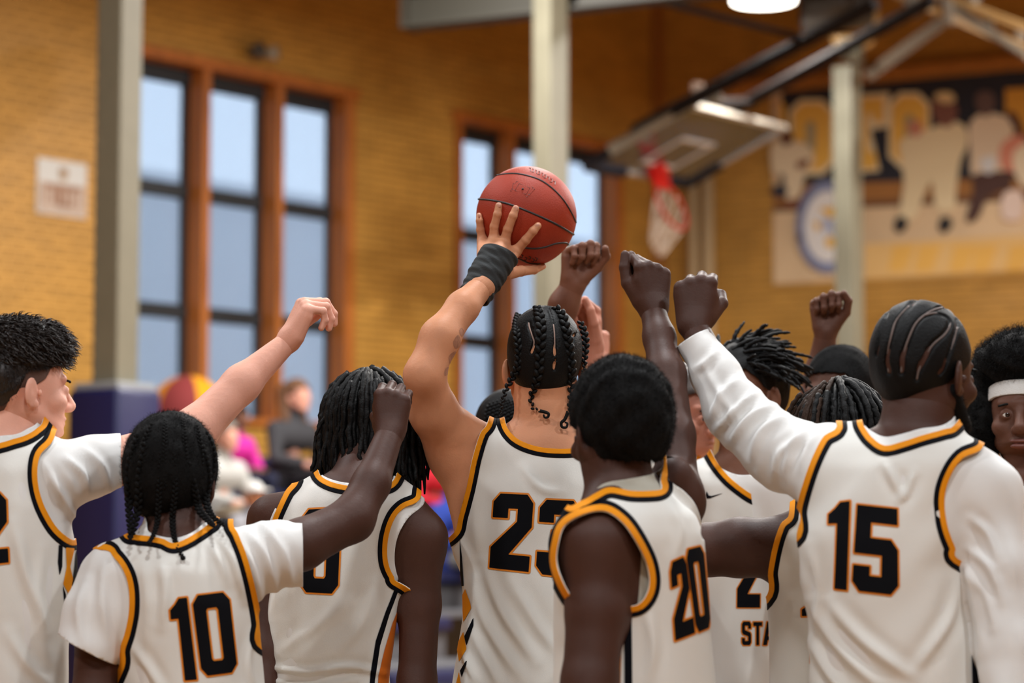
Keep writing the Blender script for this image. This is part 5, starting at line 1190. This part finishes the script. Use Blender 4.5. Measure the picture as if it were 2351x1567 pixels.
# number 23: swept plaits with partings
z4 = lambda L: [(1080 + a / 3.135, 560 + b / 3.135) for a, b in L]
parts23 = [z4([(560, 452), (585, 520), (600, 600), (606, 680), (606, 780), (602, 900)]), z4([(420, 560), (425, 600), (445, 660), (458, 710), (440, 780)]), z4([(775, 590), (750, 640), (735, 700)]), z4([(330, 520), (345, 560)]), z4([(425, 600), (450, 604)])]
gr = []
for p_ in parts23:
    q = trail('23', p_, .006); gr += [(a, b, .0036) for a, b in zip(q[:-1], q[1:])]
cap('23', .0055, hairm('glossy black hair', (11, 10, 10), .55), [(-.12, -.098), (-.075, -.092), (-.05, -.08), (-.02, -.03), (.0, .0), (.02, .005), (.045, .03), (.06, .052), (.09, .062), (.13, .06)], gr, h=.003)
m_pl = hairm('glossy black hair', (11, 10, 10), .55)
for p_, r_ in ((z4([(345, 505), (332, 590), (336, 680), (350, 780), (342, 880), (290, 980), (250, 1060), (226, 1150), (215, 1240)]), .0095),
               (z4([(478, 452), (500, 520), (510, 600), (505, 700), (500, 800), (492, 920), (465, 1020), (438, 1100), (448, 1175), (500, 1200)]), .0115),
               (z4([(610, 455), (655, 500), (682, 580), (702, 680), (716, 800), (730, 920), (724, 1040), (714, 1140), (702, 1210)]), .0112),
               (z4([(790, 560), (815, 620), (830, 700), (824, 800), (820, 890), (800, 930)]), .0085)):
    plait(T['23'], trail('23', p_, .010, lift=.0018), r_, m_pl)
for p_ in (z4([(500, 1200), (535, 1208), (562, 1220), (558, 1243), (535, 1247), (526, 1225)]), z4([(702, 1210), (680, 1260), (655, 1285), (660, 1315), (690, 1318), (698, 1290), (678, 1282)])):
    q = np.array([at(x, y, headof('23')[0][1] - .112) for x, y in smoothpoly(p_, 5, False)]); mb = MB(); mb.tube(q, np.linspace(.0045, .002, len(q)), 7); mb.build('curled_plait_end', m_pl, T['23'], True)
c, A, s = headof('23')
# the wrist wrap
wa, wb_ = at(1143, 590, 5.615), at(1089, 680, 5.575); wd = unit(wb_ - wa)
wa = wa - wd * .006; wp = [(cone(wa - wd * .02, (wa + wb_) / 2, .0475, .0415), 0, '+'), (cone((wa + wb_) / 2, wb_ + wd * .03, .0415, .0365), .01, '+')]
V, T_ = sdf(wp, .003); N = vnorm(V, T_); side = unit(np.cross(wd, [0, 1, 0])); tt = (V - wa) @ wd; sd_ = (V - wa) @ side
V0 = V; V = V + N * (.0010 * np.sin(tt * 230 + sd_ * 60) + .0006 * np.sin(tt * 410 - sd_ * 95))[:, None]; V = V + wd * 0
V, T_, N = clip(V, T_, tt + sd_ * .10 + .002, N); tt = (V - wa) @ wd; V, T_, N = clip(V, T_, np.linalg.norm(wb_ - wa) - tt, N)
obj('wrist_wrap', V, T_, mat('charcoal elastic wrap', (42, 44, 45), rough=.85, bump=.2, bscale=300, var=.1, vscale=30), T['23'], True, thick=.003)
# number 20: round short afro
o, V, N = cap('20', .017, m_hair2, rough=.0022, line=[(-.12, -.075), (-.075, -.07), (-.03, -.05), (-.01, -.015), (.02, .01), (.045, .03), (.06, .052), (.09, .055), (.13, .05)])
strands('hair_fuzz', V, N, 9000, .012, .9, .0006, m_hair2, T['20'], seed=4, jit=.5)
# number 10: smooth rows then thin plaits
o, V, N = cap('10', .017, m_hair2, rough=.0014, line=[(-.12, -.10), (-.075, -.095), (-.03, -.08), (.0, -.05), (.03, -.02), (.06, .03), (.09, .055), (.13, .05)])
strands('hair_fuzz', V, N, 9000, .013, .9, .0004, m_hair2, T['10'], seed=5, jit=.8)
for k_, (p_, r_) in enumerate((([(318, 1000), (300, 1060), (296, 1130), (297, 1190), (299, 1222)], .0085), ([(335, 1020), (322, 1090), (318, 1160), (306, 1215), (297, 1235)], .0085), ([(370, 1040), (366, 1120), (362, 1190), (352, 1228), (341, 1246)], .006),
        ([(398, 1040), (402, 1120), (396, 1190), (402, 1240), (420, 1280)], .0062), ([(462, 1020), (478, 1090), (474, 1150), (488, 1185), (514, 1204)], .0075), ([(430, 1060), (448, 1130), (458, 1170), (480, 1196), (492, 1206)], .0075),
        ([(350, 975), (330, 1020), (322, 1090)], .006), ([(420, 965), (425, 1040), (430, 1120)], .005), ([(470, 990), (490, 1040), (488, 1100)], .007), ([(380, 965), (378, 1040), (380, 1120)], .005), ([(450, 975), (462, 1040), (460, 1110)], .0055), ([(312, 1000), (305, 1050), (303, 1110)], .006))):
    q = trail('10', p_, .0165, lift=.0075); plait(T['10'], q, r_, m_hair2, tip=.6)
    if k_ in (2, 3): mb = MB(); mb.ell(q[-1], .0055, None, 8, 6); mb.build('plait_bead', m_hair2, T['10'], True)
# number 0: long locs falling all round
o, V, N = cap('0', .014, m_hair, rough=.001, line=[(-.12, -.06), (-.05, -.05), (.0, -.02), (.04, .02), (.07, .055), (.13, .06)])
c, A, s = headof('0'); rr_ = np.random.default_rng(12); cc = hp(c, A, s, (0, -.018, .035))
def locs(k, n, r, drop, m, crown=(0, -.55, .84), radd=.018, zend=None, seed=0, flare=.0, az=None, name='dreadlock', sag=1.0):
    """locks that leave the crown, follow the skull and hang"""
    c, A, s = headof(k); cc = hp(c, A, s, (0, -.018, .035)); R_ = CAPR * s + radd; g = np.random.default_rng(seed)
    for i in range(n):
        a = 2 * math.pi * (i + g.uniform(-.3, .3)) / n if az is None else g.uniform(*az); start = g.uniform(.05, .9); hd = np.array([math.cos(a), math.sin(a), 0]); top = unit(np.array([0, 0, 1.0]) * 1 + hd * .01)
        pts = []; rad_i = radd + g.uniform(-.006, .010)
        for ph in np.linspace(start, 1.6, 9):
            d = math.sin(ph) * hd + math.cos(ph) * Z; dl = A @ d; k_ = 1 / np.sqrt(((dl / (CAPR * s + rad_i)) ** 2).sum()); pts.append(cc + d * k_)
        L_ = drop * g.uniform(.75, 1.1); e = pts[-1]; fl = hd * flare * g.uniform(.3, 1)
        for j in range(1, 8): pts.append(e + np.array([0, 0, -L_ * j / 7]) * sag + fl * (j / 7) + np.array([math.sin(j * 1.1 + i), math.cos(j * .9 + i * 2), 0]) * .003)
        lock(T[k], pts, r * g.uniform(.8, 1.15), m, name, seed=seed + i)
locs('0', 110, .0078, .155, m_hair, seed=21, radd=.016, flare=.015); locs('0', 50, .0075, .12, m_hair, seed=321, radd=.03, flare=.02); locs('0', 34, .0075, .165, m_hair, seed=521, radd=.022, flare=.01, az=(3.7, 5.9))
for q in ([(812, 882), (835, 878), (860, 884), (880, 900)], [(776, 912), (800, 893), (830, 886)], [(724, 1000), (745, 960), (790, 930)], [(735, 972), (760, 945), (800, 915)]):
    lock(T['0'], [at(x, y, 5.56) for x, y in smoothpoly(q[::-1], 4, False)], .006, m_hair, seed=5)
# right side locs behind the raised arm of number 23
g = np.random.default_rng(4)
for i in range(16):
    x0 = 905 + i * 4.5; xe = x0 + g.uniform(2, 20); ye = g.uniform(1060, 1150) - max(0, (x0 - 940)) * .5; lock(T['0'], [at(x0 - 25, 960, 5.62), at(x0 - 5, 1000, 5.60), at((x0 + xe) / 2 + 3, 1050, 5.60), at(xe, ye, 5.60)], .0062, m_hair, seed=60 + i)
# number 2: wavy dark brown crop with faded sides
m_br_h = mat('dark brown hair', (34, 24, 19), rough=.45, bump=.2, bscale=200)
c, A, s = headof('2')
base2 = [(elli(hp(c, A, s, (0, -.0, .085)), np.array([.078, .105, .056]) * s, A), .02, '+')]
o, V, N = cap('2', .006, m_br_h, line=[(-.13, -.035), (-.08, -.03), (-.04, -.005), (-.01, .03), (.02, .034), (.05, .04), (.07, .05), (.09, .055), (.13, .062)], base=base2, rough=.0025)
up = ((V - c) @ A[2]) / s; fw = ((V - c) @ A[1]) / s; sel = up > .045; i1 = np.where(sel)[0]
m_tuft = m_br_h; strands('hair_tufts', V[i1], N[i1], 3200, .030, .8, .0028, m_tuft, T['2'], dirn=(np.tile(unit(A[1] * .8 + A[2] * .25), (len(i1), 1)), .55), seed=8, jit=.35, grav=.10, segs=5)
i2 = np.where((up <= .05) & (up > -.02))[0]; strands('hair_crop', V[i2], N[i2], 4200, .010, .3, .0006, m_br_h, T['2'], dirn=(-A[2], .6), seed=9, jit=.3)
cap('2', .0012, mat('shaved hair fade', (92, 66, 56), rough=.7), line=[(-.13, -.085), (-.07, -.075), (-.03, -.055), (-.012, -.01), (.01, .0), (.028, .012), (.045, .04), (.07, .06), (.13, .07)], name='hair_fade')
i3 = None
strands('neck_hair', *(lambda vv: (vv[0], vv[1]))([(x) for x in (lambda q: (q[1], q[2]))(cap('2', .002, m_br_h, line=[(-.13, -.062), (-.07, -.055), (-.035, -.03), (-.015, .03), (.13, .2)], name='hair_nape'))]), 2500, .008, .3, .0005, m_br_h, T['2'], dirn=(-A[2], .6), seed=19)
mb = MB(); c_, A_, s_ = headof('2')
eyes(T['2'], c_, A_, s_, (1,))
c, A, s = headof('23')
# number 15: cornrows, beard
z8 = lambda L: [(1780 + a / 3.264, 580 + b / 3.264) for a, b in L]
rows15 = [z8([(1180, 325), (1080, 350), (1000, 400), (910, 500), (870, 620), (842, 750), (850, 900)]), z8([(900, 370), (840, 450), (800, 520), (768, 640), (762, 760)]), z8([(1330, 425), (1250, 410), (1160, 440), (1060, 520), (1000, 640), (955, 780), (945, 900)]),
          z8([(1110, 470), (1200, 452), (1290, 475), (1312, 530), (1270, 610), (1180, 690), (1110, 800), (1075, 880), (1060, 950)]), z8([(1325, 350), (1345, 440), (1362, 560), (1330, 680), (1290, 790), (1230, 900)]), z8([(1200, 335), (1270, 330), (1325, 350)])]
gr = []
for p_ in rows15:
    q = trail('15', p_, .0085); gr += [(a, b, .0054) for a, b in zip(q[:-1], q[1:])]
cap('15', .007, m_hair, [(-.12, -.085), (-.075, -.085), (-.04, -.07), (-.02, -.035), (.0, -.01), (.02, .0), (.04, .02), (.055, .045), (.08, .066), (.13, .07)], gr, rough=.0004, h=.003)
m_scalp = mat('scalp parting', (104, 88, 82), rough=.6); c15 = headof('15')
for p_ in rows15:
    if sum(onell(k_[0], k_[1], hp(c15[0], c15[1], c15[2], (0, -.018, .035)), c15[1], CAPR * c15[2] + .004) is not None for k_ in p_) < 3: continue
    q = trail('15', [k_ for k_ in p_ if onell(k_[0], k_[1], hp(c15[0], c15[1], c15[2], (0, -.018, .035)), c15[1], CAPR * c15[2] + .004) is not None], .0032); mb = MB(); mb.tube(q, .0024, 6); mb.build('scalp_parting', m_scalp, T['15'], True)
for p_ in parts23[:2]:
    q = trail('23', p_, .0018); mb = MB(); mb.tube(q, .0022, 6); mb.build('scalp_parting', mat('pale scalp parting', (150, 122, 110), rough=.6), T['23'], True)
c, A, s = headof('15')
bp_ = [(elli(hp(c, A, s, (0, .062, -.088)), np.array([.05, .045, .045]) * s, A), 0, '+')] + [(cone(hp(c, A, s, (sx * .064, .0, -.045)), hp(c, A, s, (sx * .042, .055, -.10)), .017 * s, .022 * s), .02, '+') for sx in (-1, 1)] + [(elli(hp(c, A, s, (0, .10, -.072)), np.array([.03, .02, .014]) * s, A), .0, '-')]
V, T_ = sdf(bp_, .004); N = vnorm(V, T_); obj('beard', V, T_, m_hair2, T['15'], True); strands('beard_hair', V, N, 3500, .010, .6, .0006, m_hair2, T['15'], seed=31)
eyes(T['15'], c, A, s, (1,))
# back row
o, V, N = cap('palm', .009, m_hair2, rough=.0008, line=[(-.12, -.07), (-.05, -.05), (.0, -.005), (.02, .01), (.04, .03), (.055, .058), (.08, .066), (.13, .068)])
strands('hair_fuzz', V, N, 3500, .007, .7, .0006, m_hair2, T['palm'], seed=6); eyes(T['palm'], *headof('palm'))
cap('fist', .012, m_hair, rough=.001, line=[(-.12, -.08), (-.02, -.05), (.03, .0), (.06, .05), (.13, .055)])
for i in range(9): plait(T['fist'], trail('fist', [(1125 + 9 * i, 915 + abs(i - 4) * 3), (1118 + 9 * i, 945), (1114 + 9 * i, 985)], .015), .006, m_hair)
cap('pink', .012, mat('brown hair', (52, 36, 26), rough=.5), rough=.003); eyes(T['pink'], *headof('pink'))
cap('state', .010, m_hair, rough=.001, line=[(-.12, -.06), (-.04, -.04), (.0, .0), (.02, .01), (.04, .035), (.06, .055), (.13, .062)]); eyes(T['state'], *headof('state'))
def spikes(k, n, L_, r, dirw, seed, m=m_hair, zmin=.02, droop=.4, ymax=.09):
    c, A, s = headof(k); g = np.random.default_rng(seed); cc = hp(c, A, s, (0, -.018, .035)); d0 = unit(dirw); j = 0
    while j < n:
        d = unit(g.normal(0, 1, 3)); l = A @ d
        if l[2] < zmin or l[1] > ymax * 8: continue
        k_ = 1 / np.sqrt(((l / (CAPR * s + .006)) ** 2).sum()); p = cc + d * k_; dd = unit(d * .7 + d0 * g.uniform(.5, 1.1)); pts = [p]
        LL = L_ * g.uniform(.6, 1.25)
        for q in range(6): dd = unit(dd + np.array([0, 0, -droop * .22]) + g.normal(0, .10, 3)); pts.append(pts[-1] + dd * LL / 6)
        lock(T[k], pts, r * g.uniform(.75, 1.1), m, seed=seed * 100 + j); j += 1
spikes('state', 150, .075, .0055, (.9, .3, .05), 3, zmin=-.0, droop=.6)
m_tip = hairm('brown tipped locs', (46, 30, 20), .7)
cap('bent', .012, m_hair, rough=.001, line=[(-.12, -.06), (-.02, -.02), (.03, .02), (.06, .06), (.13, .07)])
locs('bent', 60, .0075, .10, m_hair, seed=77, radd=.022, flare=.04); locs('bent', 14, .0060, .09, m_tip, seed=97, radd=.034, flare=.05, az=(3.2, 4.5)); locs('bent', 18, .0072, .08, m_hair, seed=117, radd=.036, flare=.05, az=(4.2, 6.6))
# the afro and the headband
c, A, s = headof('afro')
ac = hp(c, A, s, (.0, -.075, .06))
Va, Ta = sdf([(elli(ac, np.array([.150, .125, .150]), A), 0, '+'), (elli(hp(c, A, s, (-.07, -.06, -.03)), (.075, .07, .10), A), .04, '+'), (elli(hp(c, A, s, (.07, -.06, -.03)), (.075, .07, .10), A), .04, '+'), (elli(hp(c, A, s, (-.085, -.005, -.03)), (.05, .05, .09), A), .04, '+'), (elli(hp(c, A, s, (.085, -.005, -.03)), (.05, .05, .09), A), .04, '+'), (elli(hp(c, A, s, (0, .02, .115)), (.11, .085, .065), A), .03, '+'), (elli(hp(c, A, s, (0, .095, -.065)), np.array([.070, .10, .105]) * s, A), .01, '-')], .007)
Na = vnorm(Va, Ta); g = np.random.default_rng(2); dd = sum(np.sin(Va @ (unit(g.normal(0, 1, 3)) * g.uniform(60, 200)) + g.uniform(0, 6)) for _ in range(12)); obj('afro_hair', Va + Na * (dd * .0012)[:, None], Ta, m_hair2, T['afro'], True)
strands('afro_fuzz', Va, Na, 14000, .030, 1.1, .0007, m_hair2, T['afro'], seed=41, jit=.6, segs=4)
hb = []
Vh, Th, Nh = cap_mesh(c, A, s, .006, [(-.13, -.2), (.13, -.2)], .004)
loc = (Vh - c) @ A.T / s; mid = np.interp(loc[:, 1], [-.12, 0, .06, .1], [.01, .03, .046, .052]); Vh, Th, Nh, loc = clip(Vh, Th, .017 - np.abs(loc[:, 2] - mid - .004), Nh, loc)
obj('headband', Vh + Nh * .002, Th, mat('white towelling', (222, 220, 216), rough=.95, bump=.5, bscale=400), T['afro'], True, thick=.006); eyes(T['afro'], c, A, s, look=-.003)
m_lip = mat('lips', (112, 66, 58), rough=.4)
for kk in ('afro',):
    V1, T1 = sdf([(elli(hp(c, A, s, (0, .0905, -.0655)), np.array([.0245, .0125, .0062]) * s, A), 0, '+'), (elli(hp(c, A, s, (0, .0895, -.0765)), np.array([.023, .0125, .007]) * s, A), .002, '+'), (elli(hp(c, A, s, (0, .104, -.071)), np.array([.022, .008, .0016]) * s, A), .001, '-')], .0015); obj('lips', V1, T1, m_lip, T[kk], True)

# ================================================================== SPECTATORS
def onbench(px, i):
    o = 1.0 + .8 * i; p = hitA(px, 1260, o); return np.array([p[0], p[1], 2.2 - .3 * i])
def spectator(px, i, label, sk, top, legs, hair, H_=.80, yaw=0.0, wid=1.0, cap_c=None, hairlen=.0):
    b = onbench(px, i); t = thing('person', label, 'person', tuple(b), 'spectators on the bleachers'); f = unit(nA * 1.0 + np.array([math.sin(yaw), 0, 0])); r = np.cross(f, Z); k = H_ / .82
    X = lambda a, b_, c_: b + (r * a * wid + f * b_ + Z * c_) * k
    hc = X(0, .06, .72); A = frame(f, (0, 0, 1)); s = k * 1.02
    body = head_prims(hc, A, s) + [(cone(X(0, .0, .55), X(0, .03, .66), .05 * k), .03, '+'), (cone(X(0, -.02, .15), X(0, -.02, .52), .07 * k, .07 * k), .03, '+')]
    cl = [(cone(X(-.06, 0, .10), X(.06, 0, .10), .155 * k), 0, '+'), (cone(X(-.09, 0, .42), X(.09, 0, .42), .115 * k), .10, '+'), (cone(X(0, .0, .5), X(0, .01, .60), .085 * k, .07 * k), .05, '+')]
    for sx in (-1, 1):
        cl += [(cone(X(sx * .19, 0, .47), X(sx * .25, .08, .24), .062 * k, .052 * k), .04, '+'), (cone(X(sx * .25, .08, .24), X(sx * .08, .30, .19), .05 * k, .038 * k), .02, '+')]
        body += [(cone(X(sx * .12, .28, .19), X(sx * .03, .34, .19), .032 * k, .028 * k), .01, '+'), (cone(X(sx * .05, .335, .19), X(sx * .0, .35, .16), .022 * k, .018 * k), .01, '+')]
    V, T_ = sdf(body, .013); obj('body', V, T_, sk, t, True)
    V, T_ = sdf(cl, .016); obj('top', V, T_, top, t, True)
    lg = []
    for sx in (-1, 1): lg += [(cone(X(sx * .09, 0, .085), X(sx * .11, .42, .10), .085 * k, .065 * k), .03, '+'), (cone(X(sx * .11, .42, .10), X(sx * .12, .40, -.26), .062 * k, .045 * k), .03, '+')]
    V, T_ = sdf(lg, .018); obj('trousers', V, T_, legs, t, True)
    V, T_ = sdf([(cone(X(sx * .12, .38, -.26), X(sx * .13, .52, -.27), .045 * k), 0, '+') for sx in (-1, 1)], .016); obj('shoes', V, T_, m_sole, t, True)
    if cap_c is None:
        V, T_, N = cap_mesh(hc, A, s, .016, HL_SHORT, .010, rough=.003)
    else: V, T_, N = cap_mesh(hc, A, s, .012, [(-.12, -.0), (.13, .04)], .010)
    obj('hair' if cap_c is None else 'cap', V, T_, cap_c or hair, t, True, thick=.006)
    if hairlen:
        V, T_ = sdf([(cone(X(sx * .075, -.02, .76), X(sx * .10, .02, .76 - hairlen), .035 * k, .04 * k), .03, '+') for sx in (-1, 1)] + [(cone(X(0, -.07, .76), X(0, -.06, .76 - hairlen), .07 * k, .06 * k), .04, '+')], .012); obj('long_hair', V, T_, hair, t, True)
    if cap_c is not None:
        V, T_ = sdf([(elli(hp(hc, A, s, (0, .10, .045)), (.07, .07, .012), A), 0, '+')], .008); obj('cap_peak', V, T_, cap_c, t, True)
    return t
cf = lambda n, c_: mat(n, c_, rough=.85)
spectator(668, 1, 'seated spectator with long light brown hair in a charcoal cardigan under the left window', SKIN['pale'], cf('charcoal knit', (58, 58, 62)), cf('black trousers', (30, 30, 34)), cf('light brown hair', (112, 78, 54)), .84, hairlen=.22)
spectator(536, 1, 'small dark haired spectator in a magenta jacket, left of the charcoal cardigan', SKIN['brown'], cf('magenta jacket', (214, 44, 160)), cf('navy trousers', (30, 34, 60)), m_hair2, .62)
spectator(505, 2, 'spectator in a pale grey top beside number 10, one row below the magenta jacket', SKIN['pale'], cf('pale grey top', (186, 186, 182)), cf('sand trousers', (176, 160, 136)), cf('grey hair', (120, 112, 104)), .74)
spectator(572, 3, 'child in a white cap on the lower bleachers, left shoulder of jersey number 0', SKIN['tan'], cf('grey fleece', (150, 150, 156)), cf('navy trousers', (30, 34, 60)), cf('brown hair 2', (70, 52, 36)), .58, cap_c=cf('white cap', (220, 218, 214)))
spectator(990, 2, 'dark haired spectator in a bright red top seen between jerseys 0 and 23', SKIN['deep'], cf('red top', (196, 24, 44)), cf('black trousers', (30, 30, 34)), m_hair2, .80, hairlen=.15)
spectator(1036, 3, 'spectator in royal blue top and pale cap, right of the hanging arm of number 0', SKIN['tan'], cf('royal blue top', (36, 64, 158)), cf('grey trousers', (150, 150, 148)), m_hair2, .74, cap_c=cf('pale blue cap', (176, 196, 204)))
b = onbench(618, 2); t = thing('folded_blanket', 'crimson blanket folded on the navy bleacher under the left window', 'blanket', tuple(b))
V, T_ = sdf([(cone(b + dA * -.14 + Z * .03, b + dA * .14 + Z * .035, .075), 0, '+'), (cone(b + dA * -.1 + Z * .10, b + dA * .1 + Z * .10, .06), .02, '+'), (elli(b - Z * .05, (.5, .5, .05)), .0, '-')], .012); obj('blanket_fold', V, T_, cf('crimson fleece', (186, 26, 62)), t, True)
b = onbench(592, 2); m = MB(); m.ell(b + Z * .12, (.05, .05, .12), None, 10, 8); tag(m.build('drink_bottle', cf('pale pink plastic', (226, 170, 186)), smooth=True), 'small pale pink bottle beside the crimson blanket', 'bottle')
# big yellow and maroon ball
b = onbench(428, 0); r = .31; bc = b + Z * (r + .0); t = thing('inflatable_ball', 'large yellow and maroon segmented ball on the top bleacher behind number 10', 'ball', tuple(bc))
cam_dir = unit(CAM - bc); ax3 = Z
for k_ in range(6):
    V = []; Fq = []; nu, nv = 7, 14
    for i in range(nu + 1):
        a = math.radians(-128 + 60 * (k_ + i / nu)) ; 
        for j in range(nv + 1):
            ph = math.pi * j / nv; V.append(bc + r * np.array([math.sin(ph) * math.cos(a), math.sin(ph) * math.sin(a), math.cos(ph)]))
    for i in range(nu):
        for j in range(nv): q = i * (nv + 1) + j; Fq.append((q, q + 1, q + nv + 2, q + nv + 1))
    obj('ball_segment', V, Fq, cf('amber vinyl', (240, 160, 10)) if k_ % 2 else cf('maroon vinyl', (140, 52, 52)), t, True)

# fingernails of the ball hand
for (x, y, dx, dy, r_) in ((1100, 495, 0, -1, .0052), (1145, 471, .1, -1, .0062), (1184, 478, .2, -1, .0064), (1234, 519, .5, -.8, .0062)):
    p = onsphere(x, y, BC, BR + .0125); nrm = unit(p - BC); u_ = unit(np.array([dx, 0, -dy])); u_ = unit(u_ - nrm * (u_ @ nrm)); mb = MB(); mb.ell(p, (r_, r_ * 1.15, .0022), [np.cross(u_, nrm), u_, nrm], 10, 6); mb.build('fingernail', mat('fingernail', (206, 150, 128), rough=.3), T['23'], True)
